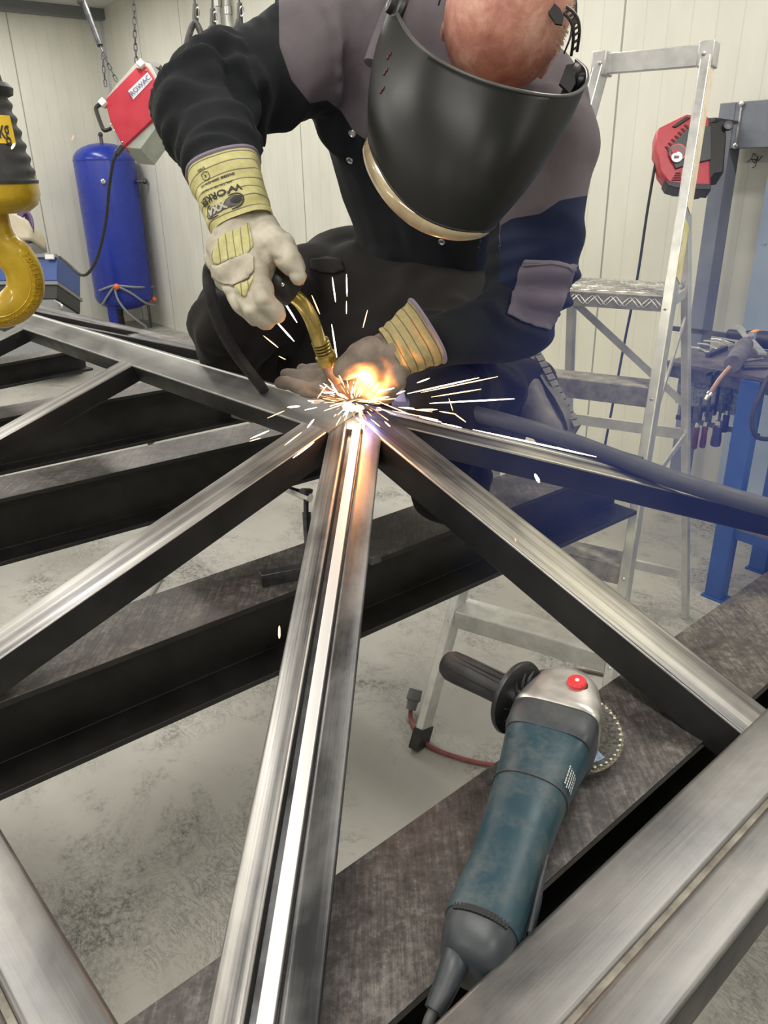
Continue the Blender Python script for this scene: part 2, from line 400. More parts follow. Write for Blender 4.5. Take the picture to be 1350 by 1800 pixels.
# ============================================================ SUPPORTING I-BEAMS
ZB = CAMZ-.665
def ibeam(label, A, B, w, h, ext0, ext1, tf=.011, tw=.009):
    """A->B is the near edge of the top flange; w measured away from the camera"""
    d = (B-A); d.z = 0; L = d.length; d.normalize(); n = V((-d.y, d.x, 0))
    prof = [(0, 0), (w, 0), (w, -tf), (w/2+tw/2, -tf), (w/2+tw/2, -h+tf), (w, -h+tf), (w, -h), (0, -h), (0, -h+tf), (w/2-tw/2, -h+tf), (w/2-tw/2, -tf), (0, -tf)]
    mb = MB(); a = A-d*ext0; b = B+d*ext1
    ring = lambda o: [o+n*x+V((0, 0, y)) for x, y in prof]
    peri = [i*.06 for i in range(len(prof)+1)]
    mb.rings([ring(a), ring(b)], 0, True, True, ([0, (b-a).length], peri))
    t = thing('steel_i_beam', lerp(a, b, .5)-V((0, 0, h)), label, 'steel beam', 'dark I-beams carrying the frame')
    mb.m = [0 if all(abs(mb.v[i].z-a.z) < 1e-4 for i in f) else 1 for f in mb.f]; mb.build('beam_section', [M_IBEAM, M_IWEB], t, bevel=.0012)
    return t, d, n
def trestle(p, d, n, w, h, label):
    t = thing('steel_trestle', V((p.x, p.y, 0)), label, 'trestle')
    top = ZB-h; mb = MB(); mb.box(V((p.x, p.y, top-.03)), d*.04, n*.3, V((0, 0, .03))); mb.build('top_bar', M_DARKSTEEL, t)
    for s in (-1, 1):
        for q in (-1, 1):
            mb = MB(); mb.tube([V((p.x, p.y, top-.055))+n*s*.24+d*q*.02, V((p.x, p.y, 0))+n*s*.3+d*q*.25], .02, 8); mb.build('leg', M_DARKSTEEL, t)
g1, d1, n1_ = ibeam('dark mill-scale I-beam nearest the camera, carrying the blue-green angle grinder', FZ(682, 1800, ZB), FZ(1324, 1225, ZB), .152, .16, .45, 1.2)
g2, d2, n2_ = ibeam('dark I-beam crossing behind the two central bars, third gap up, small bar on its flange', FZ(0, 1235, ZB), FZ(979, 861.5, ZB), .15, .16, .7, .34)
g3, d3, n3_ = ibeam('dark I-beam at left running under the ridge tube, above the long left rafter', FZ(0, 877, ZB), FZ(400, 785, ZB), .155, .165, .7, .42)
g4, d4, n4_ = ibeam('farther dark I-beam below the ridge rafter at left', FZ(10, 734, ZB), FZ(273, 687, ZB), .15, .18, .8, .42)
g5, d5, n5_ = ibeam('farthest short dark I-beam behind the yellow hook, left edge', FZ(0, 640, ZB), FZ(120, 618, ZB), .12, .1, 1.0, .10)
for (d, n, A, ext, L) in ((d1, n1_, FZ(682, 1800, ZB), .3, 1.75), (d2, n2_, FZ(0, 1235, ZB), .55, 1.32)):
    pass
trestle(FZ(0, 1235, ZB)-d2*.62+n2_*.3, d2, n2_, .15, .16, 'steel trestle beyond the left edge under the beam ends')
# ============================================================ STEP LADDER
M_TREAD = noisy('worn_chequer_tread', (.28, .26, .23), (.50, .48, .44), 30, (.45, .7), .5, .5, .002)
M_RIVET = mat('rivet', (.6, .6, .6), .3, .9)
lu = V((cos(-.561), sin(-.561), 0)); lv = V((-lu.y, lu.x, 0)); L0 = V((.091, 1.867, 0))
LW, LT, LL, LD, LH, LB = .532, .065, .454, .220, 1.903, .411
def lad(side, h): return L0+lu*LW/2+lu*(LW/2-LT*h)*(1 if side else -1)+lv*LL*h+V((0, 0, h))
LAD = thing('step_ladder', L0+lu*.25+lv*.3, 'aluminium step ladder with chequered platform standing right of the worker', 'ladder')
def bar(mb, a, b, wx, wy, X, mi=0):
    """rectangular bar from a to b, half width wx along X, half thickness wy across"""
    d = (b-a).normalized(); X = (X-d*X.dot(d)).normalized(); Y = d.cross(X)
    mb.box((a+b)/2, X*wx, Y*wy, (b-a)/2, mi)
for s in (0, 1):
    mb = MB(); bar(mb, lad(s, .012), lad(s, LH), .013, .033, lu); mb.build('side_rail', M_ALU, LAD, bevel=.003)
    mb = MB(); bar(mb, lad(s, 0.0), lad(s, .06), .017, .038, lu); mb.build('rubber_foot', M_RUBBER, LAD, bevel=.003)
M_TAPE = noisy('peeling_masking_tape', (.72, .60, .42), (.82, .76, .62), 25, (.6, .8), 0, .4, .001)
M_YTAPE = noisy('yellow_tape_remnant', (.62, .55, .15), (.74, .68, .45), 25, (.6, .8), 0, .4, .001)
def rail_strip(h0, h1, m, name):
    mb = MB(); a, b = lad(1, h0)+lu*.0142, lad(1, h1)+lu*.0142; bar(mb, a, b, .0008, .030, lu); mb.build(name, m, LAD)
rail_strip(1.50, LH-.02, M_TAPE, 'masking_tape'); rail_strip(1.33, 1.47, M_YTAPE, 'yellow_tape')
# top guard, steps, platform
mb = MB(); bar(mb, lad(0, LH-.02)+lv*-.0, lad(1, LH-.02), .012, .026, lv); g = mb.build('top_guard', M_ALU, LAD, bevel=.003)
for s in (0, 1):
    mb = MB(); c = lad(s, LH-.02); mb.box(c, lu*.021, lv*.037, V((0, 0, .031))); mb.build('corner_bracket', M_ALU, LAD, bevel=.004)
    mb = MB(); mb.lathe(c-lv*.037+lu*(-.004 if s else .004), -lv, [(0, .007), (.003, .006), (.004, .001)], 12); mb.build('rivet', M_RIVET, LAD)
for i in range(5):
    h = LB+LD*i
    a, b = lad(0, h)+lu*.013, lad(1, h)-lu*.013
    if i < 4:
        mb = MB()
        mb.box((a+b)/2+lv*.012+V((0, 0, -.002)), (b-a)/2, lv*.045, V((0, 0, .003)))
        mb.box((a+b)/2-lv*.033+V((0, 0, -.028)), (b-a)/2, lv*.002, V((0, 0, .027)))
        mb.build('step', M_TREAD if i % 2 else M_ALU, LAD, bevel=.001)
    else:
        mb = MB(); c = (a+b)/2+lv*.12
        mb.box(c+V((0, 0, .0)), (b-a)/2, lv*.15, V((0, 0, .004)))
        mb.box((a+b)/2-lv*.031+V((0, 0, -.017)), (b-a)/2, lv*.003, V((0, 0, .020)))
        pf = mb.build('platform', M_TREAD, LAD, bevel=.001)
        mb = MB()
        for k in range(26):
            x = (k+.5)/26; p = lerp(a, b, x)-lv*.0345+V((0, 0, -.017)); sgn = 1 if (k//2) % 2 else -1
            q = (lu*.012*sgn+V((0, 0, .012)))
            mb.tube([p-q, p, p+q], [.0008, .0028, .0008], 6)
            if k < 24:
                for r_ in range(7):
                    c2 = lerp(a, b, x)+lv*(.0+.04*r_)+V((0, 0, .0045)); q2 = lu*.009*sgn+lv*.012*(1 if r_ % 2 else -1)
                    mb.tube([c2-q2, c2, c2+q2], [.0008, .0022, .0008], 5)
        mb.build('chequer_pattern', M_ALU, LAD)
    for s in (0, 1):
        mb = MB(); mb.lathe(lad(s, h-.03)-lv*.033, -lv, [(0, .0065), (.0025, .0055), (.004, .001)], 10); mb.build('rivet', M_RIVET, LAD)
# rear frame
RF1 = FZ(1205, 1085, 0); 
rt = P(1216, 430, 0)  # direction only
hp = LB+4*LD
RT1 = lad(1, hp)+lv*.24-lu*.01+V((0, 0, .0)); RT0 = lad(0, hp)+lv*.24+lu*.01
RF0 = RF1-lu*.50
for a, b in ((RF0, RT0), (RF1, RT1)):
    mb = MB(); bar(mb, a, lerp(a, b, 1.16), .011, .02, lu); mb.build('rear_leg', M_ALU, LAD, bevel=.002)
def rr(s, t): return lerp((RF0, RF1)[s], (RT0, RT1)[s], t)
for t in (.16, .62):
    mb = MB(); bar(mb, rr(0, t), rr(1, t), .018, .007, V((0, 0, 1))); mb.build('rear_rail', M_ALU, LAD)
for a, b in ((rr(0, .95), rr(1, .7)), (rr(1, .93), lad(1, LB+2.4*LD)), (rr(1, .62), lad(1, LB+1.7*LD))):
    mb = MB(); bar(mb, a, b, .011, .003, V((0, 0, 1))); mb.build('brace', M_ALU, LAD)
for s in (0, 1):
    mb = MB(); bar(mb, rr(s, .985), lad(s, hp-.02), .014, .003, V((0, 0, 1))); mb.build('platform_arm', M_ALU, LAD)

# ============================================================ WORK BENCH AT THE RIGHT
M_BLUE = noisy('blue_enamel_steel', (.025, .07, .26), (.04, .10, .36), 5, (.3, .45), 0, .05, .0005)
M_BTOP = noisy('scorched_bench_top', (.11, .10, .115), (.24, .215, .235), 7, (.35, .6), .5, .3, .001)
BZ = .92
BF = FZ(1253, 1052, 0); BT = FZ(1330, 662, BZ)
bA = FZ(1172, 634, BZ); bd = (BT-bA); bd.z = 0; bd.normalize(); bn = V((-bd.y, bd.x, 0))
if bn.dot(V((0, 1, 0))) < 0: bn = -bn
BEN = thing('work_bench', lerp(bA, BT, .5)*1.0+V((0, 0, -BZ))+bd*.3+bn*.3, 'blue steel work bench with scorched dark top, hung with screw clamps', 'work bench')
BLEN = 1.5; BDEP = .46
mb = MB(); c = bA+bd*BLEN/2+bn*BDEP/2; mb.box(c+V((0, 0, -.008)), bd*BLEN/2, bn*BDEP/2, V((0, 0, .008))); mb.build('bench_top', M_BTOP, BEN, bevel=.001)
mb = MB(); mb.box(bA+bd*BLEN/2+bn*.012+V((0, 0, -.038)), bd*(BLEN/2-.004), bn*.010, V((0, 0, .022)))
mb.box(bA+bd*.02+bn*BDEP/2+V((0, 0, -.038)), bd*.012, bn*(BDEP/2-.005), V((0, 0, .022))); mb.build('apron_rail', M_DARKSTEEL, BEN)
mb = MB(); q = bA+bd*.03+bn*.05; mb.box(q+bd*.13+V((0, 0, -.115)), bd*.125, bn*.006, V((0, 0, .055)))
M_HAMM = noisy('mottled_grey_plate', (.09, .11, .14), (.26, .29, .32), 90, (.35, .5), .3, .1, .001, 2)
mb.build('clamp_rail_plate', M_HAMM, BEN)
mb = MB(); bar(mb, V((q.x, q.y, BZ-.225))+bd*.02-bn*.01, V((q.x, q.y, BZ-.225))+bd*.36-bn*.01, .009, .004, V((0, 0, 1)))
for t in (.03, .07, .11, .15): bar(mb, V((q.x, q.y, BZ-.16))+bd*t+bn*.01, V((q.x, q.y, BZ-.225))+bd*t+bn*.01, .006, .003, bd)
mb.build('hanging_rail', M_DARKSTEEL, BEN)
legc = lerp(V((BF.x, BF.y, 0)), V((BT.x, BT.y, 0)), .0)
def leg(p):
    mb = MB(); bar(mb, V((p.x, p.y, .006)), V((p.x, p.y, BZ-.018)), .036, .028, bd); l = mb.build('leg', M_BLUE, BEN, bevel=.003)
    mb = MB(); mb.box(V((p.x, p.y, .004)), bd*.045, bn*.036, V((0, 0, .004))); mb.build('foot_plate', M_BLUE, l)
lp = V((BF.x, BF.y, 0))+bn*.02
leg(lp); leg(lp+bn*.36); leg(lp+bd*1.0); leg(lp+bd*1.0+bn*.36)
mb = MB(); mb.box(lp+bd*.5+bn*.0+V((0, 0, .30)), bd*.47, bn*.012, V((0, 0, .02)))
mb.box(lp+bd*.5+bn*.36+V((0, 0, .30)), bd*.47, bn*.012, V((0, 0, .02)))
for t in (0, 1.0): mb.box(lp+bd*t+bn*.18+V((0, 0, .30)), bd*.012, bn*.15, V((0, 0, .02)))
mb.build('shelf_rail', M_BLUE, BEN)
mb = MB(); mb.box(lp+bd*.5+bn*.18+V((0, 0, .325)), bd*.5, bn*.19, V((0, 0, .005))); mb.build('lower_shelf', M_BTOP, BEN)
# dark case and coiled lead on the shelf
mb = MB(); pz = .33; c = lp+bd*.26+bn*.16+V((0, 0, pz+.06)); mb.box(c, bd*.15, bn*.10, V((0, 0, .06)))
cs = mb.build('tool_case', mat('dark_blue_case', (.012, .02, .05), .4), None, bevel=.01)
tag(cs, 'dark tool case lying on the bench\'s lower shelf at the right edge', 'tool case')
mb = MB(); mb.tube([c+V((0, 0, .068))+bd*(.02+.07*cos(a/8))+bn*(.06*sin(a/8))+V((0, 0, .002*a/8+.03*abs(sin(a/16)))) for a in range(0, 120)], .003, 6)
tag(mb.build('coiled_wire', M_RUBBER), 'thin black wire coiled on the dark tool case', 'wire')

# hanging F-clamps with wooden handles
M_WINE = noisy('wine_red_wood', (.07, .018, .035), (.11, .028, .05), 30, (.35, .5), 0, .05, .0005)
M_NAVYH = noisy('dark_blue_handle', (.03, .03, .09), (.05, .05, .13), 30, (.35, .5), 0, .05, .0005)
def clamp(px, py, ln, m, label, wd=.0115):
    k = dep(bA+bd*.15)+.015; top = P(px, py, k-.03)
    t = thing('screw_clamp', V((top.x, top.y, top.z-ln-.09)), label, 'clamp', 'clamps hanging on the bench rail')
    z = V((0, 0, 1)); hn = bn
    mb = MB(); mb.lathe(top-z*(.085+ln), z, [(0, wd*.7), (.004, wd), (ln*.25, wd*1.05), (ln*.6, wd*.9), (ln*.92, wd), (ln, wd*.7)], 14); mb.build('handle', m, t)
    mb = MB(); mb.lathe(top-z*.086, z, [(0, wd*.72), (.016, wd*.6), (.018, .004)], 14); mb.build('ferrule', M_CHROME, t)
    mb = MB(); mb.cyl(top-z*.072, top+z*.03, .0052, None, 10); mb.build('spindle', M_DARKSTEEL, t)
    mb = MB(); mb.box(top-z*.018, bd*.011, hn*.012, z*.012); mb.box(top-z*.018+hn*.03, bd*.006, hn*.03, z*.009); mb.build('sliding_arm', M_DARKSTEEL, t)
    mb = MB(); mb.box(top+hn*.055+z*.03, bd*.003, hn*.008, z*.085); mb.box(top+hn*.03+z*.115, bd*.005, hn*.03, z*.007); mb.build('bar', M_DARKSTEEL, t)
clamp(1231, 712, .088, M_WINE, 'wine-red handled clamp, leftmost of those hanging from the bench')
clamp(1246, 710, .088, M_WINE, 'wine-red handled clamp, second from the left under the bench')
clamp(1269, 708, .086, M_NAVYH, 'thick dark blue-purple clamp handle, third from left under the bench', .019)
clamp(1284, 690, .070, M_NAVYH, 'short dark clamp hanging slightly higher behind the thick-handled one', .013)
clamp(1300, 714, .088, M_NAVYH, 'dark blue handled clamp hanging right beside the blue bench leg', .0125)

# things lying on the bench
def onb(px, py, dz=0): return FZ(px, py, BZ+dz)
def wrench(p0, p1, label, r=.006):
    mb = MB(); d = (p1-p0).normalized(); w = V((-d.y, d.x, 0)); z = V((0, 0, 1)); L = (p1-p0).length
    sec = [(0, .006), (.06, .013), (.14, .012), (.22, .0065), (.5, .0055), (.78, .0065), (.86, .012), (.94, .013), (1, .006)]
    mb.rings([[lerp(p0, p1, t)+w*hw*c+z*(.0035*s_+.0045+ .006*sin(pi*t)) for c, s_ in ((1, -1), (1, 1), (-1, 1), (-1, -1))] for t, hw in sec])
    tag(mb.build('ring_spanner', M_CHROME, None, bevel=.001), label, 'spanner', 'spanners on the bench top')
wrench(onb(1216, 612), onb(1247, 622), 'polished spanner nearest the front left corner of the bench top')
wrench(onb(1228, 605), onb(1264, 616), 'polished spanner, second from the front on the bench top')
wrench(onb(1238, 600), onb(1283, 612), 'polished spanner, third from the front on the bench top')
wrench(onb(1250, 598), onb(1290, 606), 'polished spanner lying furthest back of the four on the bench')
mb = MB(); a, b = onb(1243, 629), onb(1276, 615); bar(mb, a+V((0, 0, .008)), b+V((0, 0, .008)), .010, .008, V((0, 0, 1)))
tag(mb.build('steel_block', M_DARKSTEEL, None, bevel=.001), 'small dark rectangular steel bar lying beside the spanners', 'steel bar')
mb = MB(); a, b = onb(1182, 577, .012), onb(1305, 593, .012); bar(mb, a, b, .010, .008, V((0, 0, 1)))
tag(mb.build('flat_iron_bar', M_DARKSTEEL), 'long dark flat bar along the back of the bench top', 'steel bar')
# torch-like tool hanging over the front edge
T = thing('welding_gun', onb(1300, 640), 'grey-sleeved tool with copper tube drooping over the bench front edge', 'hand tool')
mb = MB(); mb.tube([onb(1310, 606, .05), onb(1300, 622, .05), onb(1288, 640, .045)], [.030, .034, .030], 14); mb.build('sleeve', noisy('grey_leather', (.09, .085, .10), (.16, .15, .17), 20, (.6, .8)), T)
tp = P(1246, 695, dep(onb(1288, 650))-.10)
mb = MB(); mb.tube([onb(1284, 645, .04), lerp(onb(1284, 645, .04), tp, .5)+V((0, 0, .01)), tp], [.009, .008, .009], 10); mb.build('tube', noisy('dull_copper', (.35, .2, .15), (.5, .34, .28), 30, (.3, .5), .8), T)
mb = MB(); dd = (tp-onb(1284, 645, .04)).normalized(); mb.lathe(tp-dd*.012, dd, [(0, .013), (.01, .014), (.012, .009), (.03, .008), (.032, .004)], 12); mb.build('nut', M_CHROME, T)
mb = MB(); a, b = onb(1296, 572, .06), onb(1340, 622, .03); bar(mb, a, b, .016, .004, V((1, 0, 0)))
tag(mb.build('flat_steel_strip', M_ALU), 'short grey flat strip lying diagonally across the tools on the bench', 'steel strip')
T = thing('cutting_grinder', onb(1335, 596), 'black grinder with orange ring lying at the back right of the bench', 'power tool')
mb = MB(); mb.tube([onb(1281, 587, .03), onb(1310, 590, .035), onb(1322, 594, .035), onb(1362, 600, .04)], [.020, .021, .034, .036], 14); mb.build('body', M_BLACKP, T)
mb = MB(); a, b = onb(1326, 595, .035), onb(1332, 597, .035); mb.cyl(a, b, .038); mb.build('orange_ring', mat('orange_plastic', (.75, .33, .06), .4), T)
mb = MB(); mb.box(onb(1322, 590, .085), bd*.012, bn*.01, V((0, 0, .012))); mb.build('guard_clip', M_CHROME, T)
mb = MB(); a, b = onb(1306, 646, .01), onb(1350, 645, .01); mb.cyl(a, b, .008); tag(mb.build('steel_rod', M_DARKSTEEL), 'dark round rod lying at the front right of the bench top', 'rod')
mb = MB(); a, b = onb(1304, 634, .008), onb(1340, 630, .008); mb.cyl(a, b, .005); tag(mb.build('bright_rod', M_CHROME), 'thin bright rod lying just behind the dark round rod', 'rod')
# black air hose drooping in front of the blue leg
kk = dep(BT)-.06
mb = MB(); mb.tube(spline([P(1362, 655, kk), P(1348, 668, kk-.02), P(1330, 708, kk-.02), P(1322, 740, kk-.01), P(1330, 768, kk), P(1362, 772, kk+.02)], 8), .008, 10)
tag(mb.build('air_hose', M_RUBBER), 'black rubber hose looping down beside the blue bench leg', 'hose')

# ============================================================ WALL FRAME, DOOR PANEL, HOSE REEL
M_GREYF = noisy('grey_blue_frame_paint', (.135, .15, .19), (.18, .195, .235), 6, (.4, .6), 0, .1, .0005)
GAPW = .10
def wl(px, py, gap): return ONWALL(px, py, gap)
p0 = wl(1266, 330, GAPW); a0 = (p0-CORNER).dot(WA); top = wl(1292, 181, GAPW).z
PF = thing('portal_frame', room(a0+.5, GAPW, 0), 'grey-blue bolted steel portal frame standing against the panel wall at right', 'frame')
mb = MB(); mb.box(room(a0+.005, GAPW, top/2), WA*.036, WB*.045, V((0, 0, top/2))); mb.build('post', M_GREYF, PF, bevel=.003)
mb = MB(); mb.box(room(a0+.85, GAPW, top-.09), WA*.85, WB*.04, V((0, 0, .09))); mb.build('header', M_GREYF, PF, bevel=.003)
mb = MB(); mb.box(room(a0+1.7, GAPW, top/2), WA*.055, WB*.045, V((0, 0, top/2))); mb.build('post', M_GREYF, PF, bevel=.003)
mb = MB(); mb.box(room(a0+.07, GAPW+.043, top-.09), WA*.004, WB*.004, V((0, 0, .07)))
for z in (-.17, -.01): mb.lathe(room(a0+.07, GAPW+.045, top+z), WB, [(0, .012), (.006, .011), (.01, .003)], 8)
mb.build('bolt', M_RIVET, PF)
dpz = wl(1335, 330, .06)
mb = MB(); a1 = (wl(1330, 440, .05)-CORNER).dot(WA); mb.box(room(a1+.5, .05, 1.0), WA*.5, WB*.012, V((0, 0, .88)))
for z in (.5, .9, 1.3, 1.7): mb.lathe(room(a1+.04, .063, z), WB, [(0, .008), (.004, .006)], 8)
tag(mb.build('blue_grey_sheet', noisy('blue_grey_sheet', (.24, .30, .40), (.29, .35, .45), 3, (.3, .5), 0, .05, .0005)), 'pale blue-grey sheet panel leaning on the wall at the right edge', 'panel')
# handwritten mark above it
mb = MB(); q = wl(1327, 282, .004)
for s in ([(0, .03), (-.02, .05), (-.03, .01), (0, -.02), (.02, .03), (.01, -.04), (-.01, -.05)], [(.06, .06), (.064, .062)], [(-.06, -.01), (-.03, .01), (.03, 0), (.05, .03)]):
    mb.tube([q+WA*x*.6+V((0, 0, z*.6)) for x, z in s], .0018, 5)
tag(mb.build('pen_mark', mat('black_marker', (.03, .03, .05), .6)), 'small scrawled black pen mark on the wall inside the grey frame', 'writing')
# reel
M_REELR = noisy('red_reel_plastic', (.42, .035, .055), (.48, .05, .07), 8, (.3, .45), 0, .03, .0005)
KR = 3.16
def R_(px, py, dk=0): return P(px, py, KR+dk)
REEL = thing('hose_reel', R_(1215, 330)-V((0, 0, .02)), 'red and black wall-mounted cable reel behind the ladder rail', 'cable reel')
rn = (VIEWB*.85-VIEWX*.15).normalized()
poly = [(1151, 264), (1153, 232), (1160, 223), (1207, 200), (1246, 204), (1250, 330), (1193, 328), (1174, 320), (1160, 300), (1156, 274)]
mb = MB(); mb.prism([R_(x, y) for x, y in poly], -rn*.09); mb.build('red_shell', M_REELR, REEL, bevel=.008)
poly = [(1174, 326), (1168, 316), (1200, 322), (1250, 323), (1250, 334), (1190, 331)]
mb = MB(); mb.prism([R_(x, y, -.004) for x, y in poly], -rn*.085); mb.build('base_bumper', M_BLACKP, REEL, bevel=.003)
poly = [(1181, 222), (1207, 204), (1214, 207), (1188, 224)]
mb = MB(); mb.prism([R_(x, y, -.006) for x, y in poly], -rn*.03); mb.build('handle', M_BLACKP, REEL, bevel=.003)
poly = [(1174, 262), (1216, 218), (1250, 222), (1250, 280), (1206, 290), (1188, 296)]
mb = MB(); mb.prism([R_(x, y, -.010) for x, y in poly], -rn*.03); mb.build('dark_inlay', mat('dark_grey_inlay', (.05, .055, .065), .4), REEL, bevel=.002)
mb = MB(); mb.lathe(R_(1191, 268, -.012), rn, [(0, .036), (.003, .035)], 24); mb.lathe(R_(1190, 268, -.0155), rn, [(0, .031), (.002, .030)], 24, 1); 
mb.lathe(R_(1190, 276, -.017), rn, [(0, .022), (.002, .021)], 24, 2); mb.box(R_(1190, 265, -.018), VIEWX*.022, VIEWUP*.008, rn*.001, 0)
bx = R_(1190, 276, -.0205)
add_text(mb, '888', .016, lambda x, y: bx+VIEWX*x+VIEWUP*y, 3, .0004)
mb.build('round_badge', [M_REELR, mat('badge_dark', (.09, .07, .08), .4), mat('badge_white', (.85, .84, .84), .4), M_BLACKP], REEL)
mb = MB()
for i in range(7):
    for j in range(3):
        c = lerp(R_(1169, 256, -.002), R_(1203, 218, -.002), i/6)+(VIEWX*.7+VIEWUP*-.7)*(.008+.012*j*.6)
        mb.box(c, VIEWX*.006, VIEWUP*.0022, rn*.002)
for j in range(4): mb.box(R_(1192-j*1, 304+j*4, -.002), VIEWX*(.01+.003*j), VIEWUP*.0022, rn*.002)
mb.build('vent_slots', mat('slot_dark', (.13, .015, .02), .6), REEL)
poly = [(1232, 214), (1272, 212), (1276, 226), (1277, 240), (1272, 304), (1257, 306), (1240, 330), (1228, 332)]
mb = MB(); mb.prism([R_(x, y, .03) for x, y in poly], -rn*.12); mb.build('drum_housing', M_BLACKP, REEL, bevel=.006)
mb = MB(); bar(mb, R_(1250, 210, .03), R_(1290, 216, .12), .006, .02, V((0, 0, 1))); mb.lathe(R_(1279, 222, .02), rn, [(0, .02), (.012, .018), (.014, .006)], 14); mb.build('swivel_bracket', M_DARKSTEEL, REEL)
# its cable hanging down the wall
mb = MB(); mb.tube(spline([R_(1155, 270, .06), P(1138, 370, KR+.12), P(1120, 490, KR+.2), P(1100, 590, KR+.3), P(1083, 680, KR+.35), P(1062, 790, KR+.4), P(1050, 860, KR+.4)], 10), .006, 8)
tag(mb.build('reel_cable', M_RUBBER), 'black cable hanging from the red reel down along the wall', 'cable')

# ============================================================ BLUE AIR TANK IN THE CORNER
TC = FZ(227, 577, 0); TR = .325; TH = 1.99
M_TANK = noisy('glossy_blue_tank', (.012, .028, .26), (.018, .038, .33), 2, (.22, .34), 0, .02, .0005, 3)
TK = thing('air_receiver_tank', TC, 'tall blue compressed-air tank standing in the wall corner', 'air tank')
prof = [(.22, .02)]+[(.22+.16*(1-cos(a*pi/16)), TR*sin(a*pi/16)) for a in range(1, 9)]+[(.40, TR)]+[(TH-.17, TR)]+[(TH-.17+.17*sin(a*pi/16), TR*cos(a*pi/16)) for a in range(1, 8)]+[(TH, .02)]
mb = MB(); mb.lathe(TC, V((0, 0, 1)), prof, 40); mb.build('vessel', M_TANK, TK, angle=60)
mb = MB()
for z in (.40, TH-.17): mb = MB(); mb.lathe(TC+V((0, 0, z)), V((0, 0, 1)), [(-.008, TR), (-.006, TR+.004), (.006, TR+.004), (.008, TR)], 40, 0, cap=False); mb.build('weld_band', M_TANK, TK)
for i, a in enumerate((250, 10, 130)):
    q = TC+V((cos(radians(a)), sin(radians(a)), 0))*TR*.78; mb = MB(); x = V((-sin(radians(a)), cos(radians(a)), 0)); y = V((x.y, -x.x, 0))
    mb.box(q+V((0, 0, .19)), x*.055, y*.012, V((0, 0, .19))); mb.build('leg', M_TANK if i == 0 else M_DARKSTEEL, TK)
mb = MB(); mb.cyl(TC+V((0, 0, TH-.01)), TC+V((0, 0, TH+.07)), .02, .018, 12); mb.sphere(TC+V((0, 0, TH+.08)), .026, 8); mb.build('top_fitting', M_DARKSTEEL, TK)
tocam = V((-TC.x, -TC.y, 0)).normalized(); tsd = V((tocam.y, -tocam.x, 0))
if tsd.x < 0: tsd = -tsd
def ontank(px, py, gap=.0):
    r = ray(px, py); o = V((CAM.x-TC.x, CAM.y-TC.y)); d2 = V((r.x, r.y)); R_2 = TR+gap
    A_ = d2.dot(d2); B_ = 2*o.dot(d2); C_ = o.dot(o)-R_2*R_2; D_ = B_*B_-4*A_*C_
    k = (-B_-sqrt(max(D_, 0)))/(2*A_); return CAM+r*k
mb = MB(); q = ontank(182, 319); mb.lathe(q, (q-V((TC.x, TC.y, q.z))).normalized(), [(-.01, .025), (.03, .025), (.035, .015), (.05, .012)], 12); mb.build('port_plug', M_CHROME, TK)
mb = MB(); q = ontank(240, 319); qd = tsd; mb.cyl(q, q+qd*.08, .018, None, 10); mb.sphere(q+qd*.09, .03, 8); mb.build('side_valve', M_DARKSTEEL, TK)
# grey hoses tied round its foot
M_HOSE = mat('grey_hose', (.22, .23, .27), .5); M_ORG = mat('orange_cap', (.75, .16, .06), .4)
HS = thing('hose_bundle', ontank(205, 530), 'grey air hoses looped around the foot of the blue tank', 'hose')
def hose(pts): mb = MB(); mb.tube(spline([ontank(x, y, g) for x, y, g in pts], 6), .013, 8); mb.build('hose', M_HOSE, HS)
hose([(175, 511, .015), (190, 505, .03), (204, 502, .03), (240, 505, .03), (270, 504, .015)])
hose([(179, 537, .02), (188, 522, .03), (200, 504, .03)])
hose([(206, 503, .035), (230, 515, .035), (255, 532, .035), (273, 538, .02)])
hose([(202, 508, .03), (208, 528, .04), (225, 550, .05), (245, 566, .06), (256, 574, .06), (255, 582, .05)])
mb = MB(); mb.sphere(ontank(205, 504, .03), .035, 8); mb.build('hose_cap', M_ORG, HS)
mb = MB(); mb.sphere(ontank(271, 526, .01), .03, 8); mb.build('hose_cap', M_ORG, HS)
print('TANK', (TC-CORNER).dot(WB), (TC-CORNER).dot(WA), TR)

# ============================================================ RED HANGING FEEDER BOX
KB = 5.2
def B_(px, py, dk=0): return P(px, py, KB+dk)
RB_ = thing('hanging_wire_feeder', B_(222, 262), 'red box with a grey name plate hanging tilted from chains', 'machine')
M_RED = noisy('red_sheet_metal', (.36, .018, .035), (.42, .026, .045), 4, (.35, .5), 0, .03, .0005)
M_GREYM = noisy('grey_green_casting', (.30, .32, .29), (.40, .42, .38), 6, (.4, .6), .2, .1, .0005)
fr = [(184, 176), (240, 118), (246, 121), (258, 116), (283, 156), (287, 186), (282, 196), (216, 258), (194, 214)]
deepv = (-VIEWB*.30+VIEWX*.07-VIEWUP*.05)
mb = MB(); mb.prism([B_(x, y) for x, y in fr], deepv*.25); mb.build('red_cover', M_RED, RB_, bevel=.003)
mb = MB(); mb.prism([B_(x, y, .02) for x, y in [(186, 176), (243, 108), (262, 112), (285, 156), (289, 192), (217, 258), (233, 262), (247, 262), (282, 228), (300, 205), (300, 170), (285, 130), (262, 108), (243, 104)][:1]+[(186, 174), (203, 150), (243, 105), (264, 112), (290, 160), (292, 200), (247, 262), (217, 259)]], deepv*.6); mb.build('chassis', M_GREYM, RB_, bevel=.004)
for q in ((179, 182), (246, 114)):
    mb = MB(); mb.box(B_(q[0]+2, q[1]-1, -.01), (VIEWX*.7+VIEWUP*.7)*.022, (VIEWX*.7-VIEWUP*.7)*.022, VIEWB*.02); mb.build('corner_pad', mat('white_pad', (.8, .78, .74), .5), RB_, bevel=.004)
